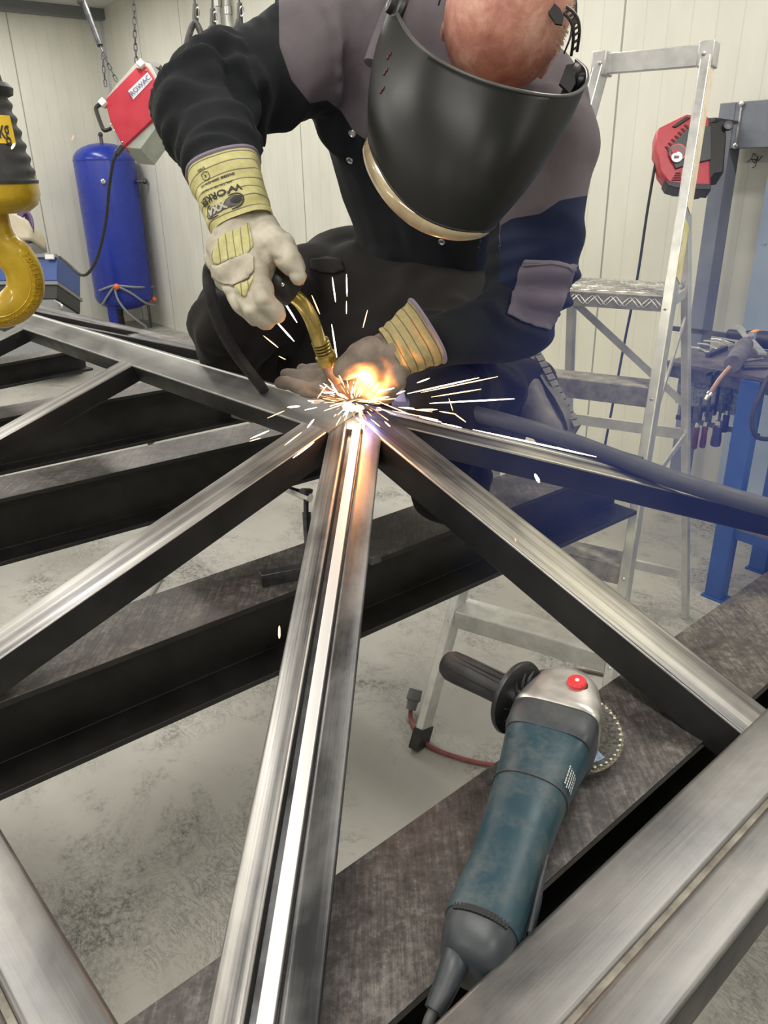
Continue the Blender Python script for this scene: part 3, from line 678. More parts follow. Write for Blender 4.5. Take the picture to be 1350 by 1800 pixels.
mb = MB(); mb.tube(spline([B_(186, 187, .03), B_(176, 184, .0), B_(169, 190, 0), B_(171, 200, 0), B_(179, 222, 0), B_(184, 229, 0), B_(194, 226, .03)], 5), .014, 10); mb.build('handle', M_BLACKP, RB_)
mb = MB(); mb.prism([B_(x, y, -.004) for x, y in ((225, 160), (259, 127), (268, 139), (234, 175))], deepv*.01); 
mb.build('name_plate', mat('pale_grey_plate', (.55, .54, .58), .45), RB_)
mb = MB(); tc_ = B_(246.5, 150.5, -.012); tx = (B_(263, 134, -.012)-B_(230, 167, -.012)).normalized(); ty = tx.cross(VIEWB)*-1; ty = (ty if ty.dot(VIEWUP) > 0 else -ty)
add_text(mb, 'ROWAC', .047, lambda x, y: tc_+tx*x+ty*y*1.0, 0, .0006)
mb.build('name_lettering', mat('navy_letters', (.06, .07, .16), .5), RB_)
mb = MB(); mb.prism([B_(x, y, .08) for x, y in ((252, 110), (259, 106), (276, 108), (283, 113), (279, 119), (268, 117), (262, 115))], deepv*.4); mb.tube([B_(262, 118, .1), B_(276, 135, .1), B_(288, 150, .12)], [.035, .04, .03], 14); mb.build('socket_cover', mat('grey_socket', (.17, .165, .155), .5), RB_, bevel=.003)
mb = MB()
for q in ((257, 124), (277, 156), (195, 219), (201, 230), (215, 250)): mb = MB(); mb.sphere(B_(q[0], q[1], -.004), .006, 6); mb.build('screw', M_CHROME, RB_)
mb = MB(); mb.tube([B_(216, 257, .0), B_(205, 271, 0)], [.018, .022], 12); mb.build('cable_gland', M_BLACKP, RB_)
def chain(pts, label, r=.0022, link=.030, w=.009, name='steel_chain'):
    pts = spline(pts, 6); L = [0]
    for i in range(1, len(pts)): L.append(L[-1]+(pts[i]-pts[i-1]).length)
    n = max(2, int(L[-1]/(link*.78))); mb = MB()
    def at(s):
        for i in range(1, len(pts)):
            if L[i] >= s: return lerp(pts[i-1], pts[i], (s-L[i-1])/max(L[i]-L[i-1], 1e-6)), (pts[i]-pts[i-1]).normalized()
        return pts[-1], (pts[-1]-pts[-2]).normalized()
    for k in range(n):
        c, t = at((k+.5)*L[-1]/n); x, y, _ = frame_of(t, V((1, 0, 0)) if abs(t.z) > .8 else V((0, 0, 1))); a = x if k % 2 else y
        hl = link/2-w/2
        lp_ = [c+t*(hl+w/2*cos(q))+a*(w/2*sin(q)) for q in [-pi/2+pi*i/5 for i in range(6)]]+[c-t*(hl+w/2*cos(q))-a*(w/2*sin(q)) for q in [-pi/2+pi*i/5 for i in range(6)]]
        b0 = len(mb.v)
        m_ = len(lp_); rg = []
        for i in range(m_):
            tt = (lp_[(i+1) % m_]-lp_[i-1]).normalized(); bb = a.cross(t).normalized(); cc = tt.cross(bb)
            rg.append([lp_[i]+bb*cos(q)*r+cc*sin(q)*r for q in (0, pi/2, pi, 3*pi/2)])
        rg.append(rg[0]); mb.rings(rg, 0, False)
    return tag(mb.build(name, M_DARKSTEEL), label, 'chain', 'chains above the red box')
zc = CEIL-.03
def rise(p): return V((p.x, p.y, zc))
chain([B_(240, 112, .05), B_(237, 60, .04), B_(235, 0, .03), B_(233, -60, .03)], 'long thin chain hanging straight down to the top of the red box', link=.055, w=.02, r=.0035)
chain([B_(205, 142, .05), B_(193, 118, .05), B_(181, 92, .05)], 'slanting chain from the grey spring strut to the red box', link=.05, w=.018, r=.0035)
chain([B_(181, 92, .05), B_(182, 118, .05), B_(186, 152, .05)], 'loose chain end dangling free left of the red box', link=.05, w=.018, r=.0035)
mb = MB(); mb.tube([B_(142, -10, .05), B_(176, 80, .05)], .02, 10); mb.sphere(B_(143, 2, .05), .032, 8); mb.cyl(B_(176, 80, .05), B_(181, 92, .05), .006, None, 8)
tag(mb.build('spring_strut', M_DARKSTEEL), 'slanting dark grey strut above the loose chain, top left', 'strut')
# its lead running down and left to the blue chest
mb = MB(); mb.tube(spline([B_(206, 270, 0), B_(199, 285, .1), B_(192, 330, .3), B_(186, 390, .5), B_(172, 450, .8), B_(155, 480, 1.0), B_(140, 482, 1.1), B_(122, 466, 1.2), B_(105, 452, 1.3)], 8), .012, 8)
tag(mb.build('power_lead', M_RUBBER), 'black lead looping from the red box down left past the blue tank', 'cable')

# ============================================================ TOOL TROLLEY AND THINGS AT THE FAR LEFT
KT = 6.6
def T_(px, py, dk=0): return P(px, py, KT+dk)
tb = FZ(60, 575, 0); 
TB = thing('tool_trolley', tb, 'blue and black tool trolley behind the yellow hook at left', 'tool trolley')
def vbox(mb, x0, y0, x1, y1, k, dth, mi=0):
    a, b, c_, d_ = P(x0, y0, k), P(x1, y0, k), P(x1, y1, k), P(x0, y1, k); mb.prism([a, b, c_, d_], -VIEWB*dth, mi)
M_TBLUE = mat('trolley_blue', (.03, .08, .30), .4); M_TGREY = mat('trolley_grey', (.20, .21, .22), .5); M_TBLK = mat('trolley_black', (.02, .02, .022), .5)
mb = MB(); vbox(mb, -60, 452, 101, 494, KT, .5); mb.build('blue_drawer', M_TBLUE, TB, bevel=.008)
mb = MB(); vbox(mb, -60, 500, 101, 526, KT, .5); mb.build('black_drawer', M_TBLK, TB, bevel=.008)
mb = MB(); vbox(mb, -62, 446, 98, 452, KT-.03, .55); vbox(mb, -62, 494, 101, 500, KT-.02, .55); mb.build('shelf_edge', M_TGREY, TB)
mb = MB(); mb.prism([T_(-60, 526), T_(98, 526), T_(112, 560), T_(112, 640), T_(-60, 640)], -VIEWB*.5); mb.build('base_panel', M_TGREY, TB, bevel=.008)
mb = MB(); mb.tube(spline([T_(96, 528, -.03), T_(106, 534, -.05), T_(109, 539, -.05), T_(107, 542, -.03)], 4), .01, 8); mb.build('handle', M_CHROME, TB)
mb = MB(); vbox(mb, 79, 447, 94, 455, KT-.05, .02); mb.build('white_label', mat('white_label', (.75, .75, .73), .5), TB)
mb = MB(); mb.prism([T_(-30, 425), T_(55, 420), T_(54, 400), T_(46, 385), T_(20, 372), T_(-30, 372)], -VIEWB*.3); o = mb.build('cream_sack', noisy('cream_sack', (.5, .44, .33), (.6, .54, .42), 6, (.7, .9)), None, bevel=.02)
tag(o, 'cream cloth sack on top of the blue trolley, behind the hook', 'sack')
mb = MB(); mb.box(T_(20, 436, .2), VIEWX*.25, V((0, .15, 0)), V((0, 0, .05))); tag(mb.build('grey_tray', M_TGREY), 'low grey tray on top of the blue trolley beneath the sack', 'tray')
mb = MB()
for i in range(4):
    c = T_(46-i*2.5, 400, .05+i*.03); mb.tube([c+VIEWX*.055*cos(q*pi/12)+VIEWUP*.13*sin(q*pi/12) for q in range(25)], .014, 8, 0, False)
tag(mb.build('coiled_purple_cable', mat('purple_cable', (.09, .05, .17), .4)), 'dark purple cable coil hanging beside the cream sack', 'cable')
mb = MB(); c = FZ(45, 608, 0); mb.prism([c+V((x, y, 0)) for x, y in ((-.12, 0), (.12, 0), (.09, .25), (-.09, .25))], V((0, 0, .06))); tag(mb.build('blue_wheel_chock', M_TBLUE, None, bevel=.01), 'small blue block on the floor seen through the frame at left', 'block')

# ============================================================ SLINGS AND CONDUIT ON THE WALL
def G_(px, py, gap): return ONWALL(px, py, gap)
for i, (x, m_) in enumerate(((385, 0), (402, 0))):
    mb = MB(); a = (G_(x, 30, .03)-CORNER).dot(WA); mb.cyl(room(a, .03, 1.9), room(a, .03, CEIL), .022, None, 10)
    mb.lathe(room(a, .03, G_(x, 12+i*14, .03).z), V((0, 0, 1)), [(0, .022), (.005, .03), (.06, .03), (.065, .022)], 12)
    tag(mb.build('conduit_pipe', M_ALU), ('left' if i == 0 else 'right')+' of the two thin grey conduit pipes on the wall above the arm', 'pipe', 'conduits on the wall')
M_SLING = noisy('black_web_sling', (.03, .03, .028), (.07, .068, .062), 20, (.6, .8))
KS = 4.6
def sling(cx, cy, w, bot, label):
    A = P(cx, cy, KS); t = thing('lifting_sling', P(cx, bot, KS), label, 'lifting sling', 'slings hanging above the arm')
    pts = [P(cx-w*.95, bot, KS), P(cx-w, cy+60, KS), P(cx-w*.72, cy+30, KS), P(cx-2, cy+2, KS), P(cx+w*.5, cy+16, KS), P(cx+w*.95, cy+45, KS), P(cx+w*1.3, bot, KS)]
    mb = MB(); mb.tube(spline(pts, 6), .019, 10); mb.build('web_loop', M_SLING, t)
    mb = MB(); mb.tube([P(cx, cy+6, KS), P(cx-1, cy-30, KS)], [.02, .012], 8); mb.tube([P(cx+2, cy+6, KS), P(cx+1, cy-30, KS)], [.015, .012], 8); mb.build('gathered_strap', M_SLING, t)
    mb = MB(); c = P(cx+4, cy-16, KS-.02); mb.tube([c+VIEWX*.012*cos(q*pi/8)+VIEWUP*.03*sin(q*pi/8) for q in range(17)], .003, 6, 0, False); mb.build('snap_hook', M_CHROME, t)
    mb = MB(); mb.tube([P(cx-1, cy-30, KS), P(cx-2, -70, KS)], .007, 6); mb.build('hanging_rope', M_SLING, t)
sling(343, 38, 17, 110, 'leftmost of the three black lifting slings hanging above the worker\'s arm')
sling(374, 46, 14, 120, 'middle black lifting sling hanging above the worker\'s arm')
sling(421, 36, 9, 262, 'rightmost black lifting sling, its loop reappearing below the raised arm')
mb = MB(); mb.tube(spline([P(440, 200, 4.7), P(441, 240, 4.7), P(443, 275, 4.7), P(447, 320, 4.7)], 5), .022, 8); mb.tube(spline([P(436, 205, 4.65), P(438, 240, 4.65), P(428, 262, 4.65), P(405, 268, 4.65)], 5), .016, 8)
tag(mb.build('hanging_rubber_hose', M_RUBBER), 'black hose hanging on the wall in the crook of the raised arm', 'hose')
# extension lead and clamp on the floor
M_REDL = noisy('red_brown_lead', (.20, .06, .055), (.28, .09, .08), 20, (.5, .7))
mb = MB(); mb.tube(spline([FZ(1080, 1190, .008), FZ(1000, 1176, .008), FZ(900, 1186, .008), FZ(850, 1182, .008), FZ(795, 1180, .008)], 8), .006, 8)
tag(mb.build('extension_lead', mat('grey_brown_lead', (.12, .09, .08), .6)), 'thin dark lead curving over the floor behind the grinder head', 'cable')
mb = MB(); mb.tube(spline([FZ(722, 1245, .03), FZ(724, 1270, .01), FZ(750, 1308, .008), FZ(800, 1330, .008), FZ(868, 1345, .008), FZ(960, 1350, .008)], 8), .007, 8)
tag(mb.build('red_extension_lead', M_REDL), 'reddish lead running past the ladder foot towards the grinder', 'cable')
mb = MB(); a, b = FZ(722, 1248, .03), FZ(731, 1212, .08); mb.tube([a, lerp(a, b, .4), lerp(a, b, .5), b], [.016, .018, .024, .022], 12)
tag(mb.build('plug_connector', mat('grey_connector', (.14, .14, .145), .5)), 'grey plug connector standing against the ladder foot', 'plug')
mb = MB(); mb.tube(spline([FZ(262, 1050, .006), FZ(278, 1025, .006), FZ(290, 1000, .006)], 4), .010, 8)
tag(mb.build('grey_floor_lead', mat('pale_lead', (.3, .3, .29), .5)), 'short length of pale grey lead on the floor left of the beams', 'cable')
mb = MB(); mb.tube(spline([FZ(262, 782, .006), FZ(285, 765, .006), FZ(330, 750, .006), FZ(420, 738, .006)], 6), .011, 8)
tag(mb.build('dark_floor_lead', M_RUBBER), 'dark lead curving on the floor between the two left I-beams', 'cable')
# small clamp on the floor side, seen left of the central bars
KC = 1.75
CL = thing('g_clamp', P(540, 990, KC), 'small dark screw clamp on the beam seen left of the central bars', 'clamp')
mb = MB(); mb.lathe(P(538, 862, KC), VIEWUP, [(-.010, .006), (-.006, .015), (.002, .016), (.005, .010)], 14); mb.build('screw_knob', M_DARKSTEEL, CL)
mb = MB(); mb.cyl(P(538, 862, KC), P(538, 905, KC), .006, None, 10); mb.tube([P(539, 900, KC), P(541, 960, KC), P(542, 1010, KC)], [.010, .008, .008], 8); mb.build('spindle', M_DARKSTEEL, CL)
mb = MB(); mb.tube([P(500, 858, KC+.05), P(522, 866, KC+.02), P(545, 876, KC)], [.008, .010, .012], 8); mb.build('arm', M_CHROME, CL)
# packing bar on the crossing beam
a = FZ(458, 1020, ZB+.01); b = FZ(600, 992, ZB+.01)
mb = MB(); bar(mb, a+V((0, 0, .002)), b+V((0, 0, .002)), .012, .010, V((0, 0, 1)))
tag(mb.build('packing_bar', M_DARKSTEEL, None, bevel=.0015), 'short dark square bar lying on the I-beam left of the central bars', 'steel bar')
a = FZ(650, 978, ZB+.008); mb = MB(); mb.box(a, d2*.012, n2_*.02, V((0, 0, .008)))
tag(mb.build('packing_shim', M_DARKSTEEL, None, bevel=.001), 'small dark block on the I-beam just right of the central bars', 'steel block')
# thick blue-grey cable along the right hip
kh = S
mb = MB(); hp_ = [P(690, 712, 1.46), P(800, 722, 1.45), P(900, 745, 1.44), P(1000, 775, 1.43), P(1100, 812, 1.41), P(1200, 848, 1.37), P(1300, 878, 1.34), P(1420, 915, 1.30), P(1620, 1010, 1.26), P(1800, 1240, 1.30), P(1850, 1700, 1.6), P(2150, 2050, 1.9)]
mb.tube(spline(hp_, 8), .0165, 16)
tag(mb.build('welding_cable', noisy('dusty_blue_rubber', (.045, .05, .075), (.07, .075, .10), 10, (.5, .7))), 'thick dusty blue-black cable lying along the right-hand bars', 'cable')
# ============================================================ ANGLE GRINDER ON THE NEAREST I-BEAM
M_TEAL = noisy('blue_green_plastic', (.020, .062, .085), (.028, .080, .105), 12, (.36, .5), 0, .06, .0004, 4)
def dusty(name, c1, dust, amt):
    m, t, b = nt(name); tc = t.nodes.new('ShaderNodeTexCoord').outputs['Object']
    f = nz(t, mapping(t, tc, (1, 1, 1)), 11, 6, .65, .3); g = nz(t, tc, 160, 3, .6)
    k = ramp(t, mth(t, 'ADD', mth(t, 'MULTIPLY', f, .8), mth(t, 'MULTIPLY', g, .2)), [(.46, (0, 0, 0)), (.66, (1, 1, 1))])
    t.links.new(mixc(t, mth(t, 'MULTIPLY', k, amt), c1, dust), b.inputs['Base Color'])
    t.links.new(ramp(t, f, [(.3, (.34,)*3), (.7, (.6,)*3)]), b.inputs['Roughness']); bump(t, b, g, .08, .0004); return m
M_TEAL = dusty('dusty_teal_plastic', (.010, .040, .058), (.15, .14, .12), .5)
M_TEALG = dusty('dark_grey_plastic', (.030, .036, .043), (.11, .108, .10), .4)
M_GEAR = noisy('cast_aluminium_gearbox', (.50, .48, .45), (.66, .64, .60), 18, (.28, .5), .85, .15, .0006)
ZG = ZB
GH = FZ(985, 1252, ZG+.074)                # gear head centre
GT = FZ(842, 1640, ZG+.036)                # tail centre
ga = (GH-GT).normalized(); gl = V((ga.y, -ga.x, 0)).normalized()      # gl points to the right of the tool
gu = gl.cross(ga); gu = gu if gu.z > 0 else -gu
GLEN = (GH-GT).length
AG = thing('angle_grinder', V((lerp(GH, GT, .5).x, lerp(GH, GT, .5).y, ZB)), 'blue-green angle grinder with silver head lying on the nearest I-beam', 'angle grinder')
def gp(s, x=0, z=0): return GH-ga*(s*(.86 if s > .06 else 1)+(.0084 if s > .06 else 0))+gl*x+gu*z
def WS(s): return 1.10-.22*max(0, min(1, s/.33))
def sect(s, w, h, dx=0, dz=0, e=3.2, n=40):
    out = []
    for j in range(n):
        q = 2*pi*j/n; c, s_ = cos(q), sin(q)
        out.append(gp(s, dx+w*WS(s)*math.copysign(abs(c)**(2/e), c), dz+h*math.copysign(abs(s_)**(2/e), s_)))
    return out
E = GLEN
# motor housing (front, wide) and handle body
front = [(.030, .0455, .036, 0, 0, 4.5), (.036, .0465, .037, 0, 0, 4.5), (.055, .0470, .037, 0, 0, 4.0), (.062, .0460, .036, 0, 0, 3.2), (.085, .0440, .0345, 0, 0, 2.6), (.115, .0415, .0330, 0, 0, 2.4), (.140, .0400, .0325, 0, 0, 2.4)]
mb = MB(); mb.rings([sect(*r) for r in front]); mb.build('motor_housing', M_TEAL, AG, angle=50)
back = [(.1405, .0400, .0325, 0, 0, 2.4), (.165, .0385, .0320, .0, 0, 2.4), (.21, .0370, .0315, .001, 0, 2.5), (.255, .0370, .0325, .002, -.001, 2.6), (.290, .0390, .0350, .002, -.001, 2.8), (.318, .0405, .0365, .002, -.002, 2.8), (.330, .0400, .0360, .002, -.002, 2.8)]
mb = MB(); mb.rings([sect(*r) for r in back]); bh = mb.build('handle_body', M_TEAL, AG, angle=50)
mb = MB(); mb.rings([sect(.1385, .0412, .0338, 0, 0, 2.4), sect(.1425, .0412, .0338, 0, 0, 2.4)]); mb.build('joint_band', M_TEALG, AG)
mb = MB(); mb.rings([sect(.329, .0385, .0350, .002, -.002, 2.8), sect(.345, .0375, .0335, .002, -.003, 2.7), sect(.362, .0330, .0290, .002, -.006, 2.6), sect(.372, .0260, .0230, .002, -.009, 2.5)]); mb.build('rear_cap', M_TEALG, AG, angle=50)
mb = MB()
for i in range(15):
    q = radians(55+i*5); mb.box(gp(.331, .002+.0403*cos(q), -.002+.0365*sin(q)), ga*.003, gl*.0022, gu*.0012)
mb.build('vent_gap', M_BLACKP, AG)
for i in range(5):
    mb = MB(); q = gp(.335+i*.007, .036-.003*i, -.012); mb.tube([q-gu*.016, q+gl*.003, q+gu*.012], [.0012, .0016, .0012], 6); mb.build('vent_fin', M_BLACKP, AG)
for i in range(4):
    mb = MB(); z = .014-.009*i; mb.tube([gp(.225+.006*i, .0385, z), gp(.262, .0398, z-.001), gp(.318, .0430, z-.002)], [.0008, .0022, .0018], 6); mb.build('grip_rib', M_TEALG, AG)
# raised grey shoulder and gearbox
mb = MB(); mb.rings([sect(.024, .0440, .0355, 0, 0, 4.5), sect(.030, .0472, .038, 0, 0, 4.8), sect(.056, .0474, .038, 0, 0, 4.5), sect(.064, .0455, .0362, 0, 0, 4.0)]); mb.build('shoulder_collar', M_TEALG, AG, angle=45)
gb = [(.024, .0460, .0370, 0, 0, 4.2), (.020, .0475, .0385, 0, 0, 4.2), (.014, .0465, .0375, 0, 0, 4.0), (.000, .0440, .0360, 0, .001, 3.6), (-.018, .0400, .0350, 0, .002, 3.0), (-.036, .0345, .0330, 0, .002, 2.6), (-.050, .0260, .0270, 0, .001, 2.4), (-.058, .0140, .0150, 0, 0, 2.2), (-.060, .002, .002, 0, 0, 2.2)]
mb = MB(); mb.rings([sect(*r) for r in gb]); gbx = mb.build('gearbox', M_GEAR, AG, angle=55)
SP = gp(-.012, .006, 0)
mb = MB(); mb.lathe(SP-gu*.044, gu, [(0, .021), (.012, .023), (.024, .034), (.03, .036)], 28); mb.build('spindle_neck', M_GEAR, AG)
bt = gp(-.016, .014, .0335)
mb = MB(); mb.lathe(bt-gu*.003, gu, [(0, .0135), (.004, .0132), (.006, .011)], 20); mb.build('button_well', M_BLACKP, AG)
mb = MB(); mb.lathe(bt, gu, [(0, .0115), (.0065, .0112), (.0085, .0095), (.009, .001)], 24); rb = mb.build('lock_button', mat('red_button', (.62, .03, .04), .35), AG)
mb = MB(); mb.lathe(bt+gu*.0088, gu, [(0, .0028), (.0008, .0022)], 12); mb.build('button_mark', mat('pale_mark', (.85, .7, .68), .4), rb)
# screws on the gearbox
for sx in (-1, 1):
    mb = MB(); mb.lathe(gp(.006, sx*.037, .026), (gu+gl*sx*.6).normalized(), [(0, .0045), (.004, .0042), (.005, .002)], 12); mb.build('housing_screw', M_DARKSTEEL, AG)
# side handle
hd = (-gl*.90+ga*.34-gu*.10).normalized(); H0 = gp(.002, -.044, .004)
HA = thing('x', (0, 0, 0), None, None); bpy.data.objects.remove(HA)
mb = MB(); mb.lathe(H0, hd, [(-.004, .012), (.010, .012)], 16); mb.build('handle_stud', M_CHROME, AG)
mb = MB(); mb.lathe(H0+hd*.008, hd, [(0, .014), (.0, .0455), (.0035, .0470), (.0065, .0455), (.0075, .020)], 40); fl = mb.build('handle_guard_disc', M_BLACKP, AG, angle=50)
hx, hy, _ = frame_of(hd)
for i in range(14):
    q0 = 2*pi*i/14; pts = [H0+hd*.0072+(hx*cos(q0+r_*14)+hy*sin(q0+r_*14))*r_ for r_ in (.014, .022, .030, .038)]
    pts = [H0+hd*.0068+(hx*cos(q0+r_*18)+hy*sin(q0+r_*18))*r_ for r_ in (.014, .022, .030, .038)]
    mb = MB(); mb.tube([p-hd*.0 -hd*.0*2 for p in [H0+hd*.0075+(hx*cos(q0+r_*18)+hy*sin(q0+r_*18))*r_ for r_ in (.014, .022, .030, .038)]], [.0008, .0020, .0020, .0006], 6)
    mb.tube([H0+hd*.0078-hd*.0006+(hx*cos(q0+r_*18)+hy*sin(q0+r_*18))*r_ for r_ in (.014, .022, .030, .038)], [.0006]*4, 4)
    # swirl ribs stand on the inner face, towards the gearbox
    mb = MB(); mb.tube([H0+hd*.0078+(hx*cos(q0+r_*18)+hy*sin(q0+r_*18))*r_-hd*.0085 for r_ in (.015, .022, .030, .039)], [.0008, .0022, .0022, .0006], 6)
    mb.build('swirl_rib', M_TEALG if False else M_BLACKP, fl)
mb = MB(); mb.lathe(H0+hd*.014, hd, [(0, .0165), (.004, .0195), (.03, .0185), (.06, .0192), (.09, .0205), (.104, .0200), (.112, .0165), (.1145, .008), (.115, .001)], 32); hg = mb.build('side_handle', M_RUBBER, AG, angle=60)
for s_ in (-1, 0, 1):
    mb = MB(); q0 = radians(100+s_*55)
    n_ = (hx*cos(q0)+hy*sin(q0)); w_ = (hx*-sin(q0)+hy*cos(q0))
    def hq(a, b): return H0+hd*(.014+a)+n_*.0196+w_*b-n_*(b*b*24)
    lp_ = spline([hq(.012, -.006), hq(.05, -.0065), (hq(.09, -.006)), hq(.096, 0), hq(.09, .006), hq(.05, .0065), hq(.012, .006)], 5)
    mb.tube(lp_, .0011, 6); mb.build('grip_moulding', M_BLACKP, hg)
# flap disc under the gearbox
DC = SP-gu*.042+ga*.010+gl*.006; du = (gu*.97+gl*.14-ga*.08).normalized()
M_FLAP = noisy('glittering_abrasive', (.16, .14, .10), (.62, .58, .45), 420, (.2, .5), .5, .8, .002, 2)
dxx, dyy, _ = frame_of(du, ga)
mb = MB(); nf = 44
for i in range(nf):
    q0 = 2*pi*i/nf; q1 = q0+2*pi/nf*1.7
    a_, b_ = dxx*cos(q0)+dyy*sin(q0), dxx*cos(q1)+dyy*sin(q1)
    mb.prism([DC+a_*.030-du*.006, DC+a_*.0615-du*.0065, DC+b_*.0625-du*.0045+du*.0015, DC+b_*.030-du*.004], -du*.0014)
fd = mb.build('flap_disc', M_FLAP, AG, smooth=False)
mb = MB(); mb.lathe(DC-du*.0045, du, [(0, .057), (.0, .058), (.003, .058), (.0045, .050), (.0045, .020)], 44); bk = mb.build('backing_plate', noisy('woven_fibre_backing', (.025, .025, .024), (.13, .125, .11), 260, (.3, .5), .2, .8, .001, 2), fd)
mb = MB()
for i in range(44):
    q0 = 2*pi*i/44; mb.sphere(DC+(dxx*cos(q0)+dyy*sin(q0))*.0575-du*.001, (.0022, .0016, .0014), 4)
mb.build('glue_beads', noisy('glue_beads', (.5, .48, .35), (.85, .84, .7), 300, (.15, .4), .2, 0, 0, 2), fd)
mb = MB(); rg = []
rgt = [q for q in [radians(x) for x in range(0, 61, 6)]]
base = math.atan2((gl*.5-ga*.85).dot(dyy), (gl*.5-ga*.85).dot(dxx))
for i in range(len(rgt)-1):
    q0, q1 = base-radians(30)+rgt[i], base-radians(30)+rgt[i+1]
    b0 = len(mb.v)
    for r_, q in ((.030, q0), (.052, q0), (.052, q1), (.030, q1)): mb.v.append(DC+(dxx*cos(q)+dyy*sin(q))*r_+du*.0004)
    mb.face([b0, b0+1, b0+2, b0+3])
mb.build('blue_print', noisy('blue_print', (.03, .12, .30), (.25, .38, .5), 300, (.3, .5), 0, 0, 0, 2), fd)
# label printing on the right-hand flank
M_PRINT = mat('pale_printing', (.50, .53, .54), .5)
def flank(a, b):   # a along the tool, b up the flank
    w, h, e = .0425, .0338, 2.5
    q = .62-b*24; c, s_ = cos(q), sin(q)
    return gp(.098-a, (w+.0005)*abs(c)**(2/e)*(1 if c > 0 else -1), (h+.0005)*abs(s_)**(2/e)*(1 if s_ > 0 else -1))
mb = MB()
for (a, b, r_) in ((.030, .010, .0042), (.018, .004, .0042)):
    mb.rings([[flank(a+rr_*cos(q*pi/12), b+rr_*sin(q*pi/12)) for q in range(24)] for rr_ in (r_, r_*.72)], 0, False)
mb.build('approval_mark', M_PRINT, AG)
random.seed(3)
for row in range(5):
    mb = MB(); x = .018
    while x > -.034:
        w_ = random.uniform(.0015, .004); b0 = .013-.0042*row
        mb.v += [flank(x, b0-.0011), flank(x-w_, b0-.0011), flank(x-w_, b0+.0011), flank(x, b0+.0011)]; n0 = len(mb.v)-4; mb.face([n0, n0+1, n0+2, n0+3])
        x -= w_+random.uniform(.0006, .0016)
    mb.build('rating_print', M_PRINT, AG)
# cable sleeve and mains lead
c0 = gp(.350, -.014, -.002)
cp = spline([c0, P(800, 1690, dep(c0)*.975), P(780, 1740, dep(c0)*.955), P(762, 1778, dep(c0)*.94)], 6)
n_ = len(cp); mb = MB(); mb.tube(cp, [.0150-.0065*i/(n_-1) for i in range(n_)], 20); mb.build('cable_sleeve', M_TEALG, AG, angle=60)
cq = spline([cp[-2], P(752, 1800, dep(c0)*.93), P(742, 1850, dep(c0)*.92), P(700, 1960, dep(c0)*.9)], 6)
mb = MB(); mb.tube(cq, .0050, 12); mb.build('mains_lead', noisy('grey_lead', (.05, .05, .05), (.09, .09, .088), 20, (.5, .65)), AG)

# ============================================================ CRANE HOOK AT THE LEFT
KH = 1.40
M_HY = noisy('chipped_yellow_paint', (.42, .27, .012), (.62, .42, .02), 16, (.25, .45), .1, .35, .0015, 6, coat=.4)
M_HK = noisy('black_hoist_grip', (.016, .016, .017), (.035, .034, .033), 40, (.5, .65), 0, .3, .001)
hb = FZ(10, 565, 0)
A0 = P(-18, 345, KH); HZ = V((0, 0, 1))
HB = thing('crane_hook_block', A0-HZ*.26, 'yellow crane hook with black grip hanging at the left edge, its plate ending in kg', 'crane hook')
def hv(x, y):  # point in the hanging plane that faces the camera at pixel x, y
    r = ray(x, y); nrm = V((ray(0, 400).x, ray(0, 400).y, 0)); return CAM+r*((A0-CAM).dot(nrm)/r.dot(nrm))
ax = A0
def hz(y): return hv(-18, y).z-A0.z
zt = hz(160); zb_ = hz(325)
fc0 = V((ray(0, 240).x, ray(0, 240).y, 0)).normalized(); sd0 = V((fc0.y, -fc0.x, 0))
mb = MB(); prof = [(zb_+.001, .060), (zb_+.001, .0870), (zb_+.006, .0875)]; NR = 7
for i in range(57): prof.append((lerp(zb_+.008, zt-.012, i/56), lerp(.0870, .0655, i/56)))
prof += [(zt-.010, .066), (zt-.006, .071), (zt+.004, .073), (zt+.012, .066), (zt+.014, .058), (zt+.026, .056), (zt+.028, .03)]
rg = []
for h_, r_ in prof:
    u_ = (h_-zb_)/(zt-zb_); ring = []
    for j in range(64):
        q = 2*pi*j/64; side = abs(cos(q))**6
        dr = -.0050*side*(.5-.5*cos(2*pi*NR*u_)) if .04 < u_ < .95 else 0
        ring.append(ax+HZ*h_+sd0*cos(q)*(r_+dr)+fc0*sin(q)*(r_+dr))
    rg.append(ring)
mb.rings(rg); mb.build('black_grip', M_HK, HB, angle=50)
mb = MB(); mb.lathe(ax, HZ, [(hz(376), .045), (hz(374), .062), (hz(362), .079), (hz(345), .086), (zb_+.004, .0855)], 48); mb.build('yellow_collar', M_HY, HB, angle=60)
# spring, washers, chain end above
mb = MB(); mb.lathe(ax, HZ, [(zt+.02, .030), (hz(138), .022), (hz(120), .018), (hz(80), .018)], 20); mb.build('stem', M_DARKSTEEL, HB)
for y in (131, 110, 90):
    mb = MB(); mb.lathe(ax, HZ, [(hz(y), .020), (hz(y), .048), (hz(y)+.003, .048), (hz(y)+.003, .02)], 28); mb.build('spring_washer', M_DARKSTEEL, HB)
mb = MB(); mb.lathe(ax, HZ, [(hz(82), .014), (hz(80), .03), (hz(74), .046), (hz(64), .050), (hz(57), .040), (hz(55), .012)], 28); mb.build('top_cap', M_HK, HB, angle=60)
mb = MB(); mb.cyl(ax+HZ*hz(57), V((ax.x, ax.y, CEIL-.03)), .010, None, 10); mb.build('load_chain_sleeve', M_DARKSTEEL, HB)
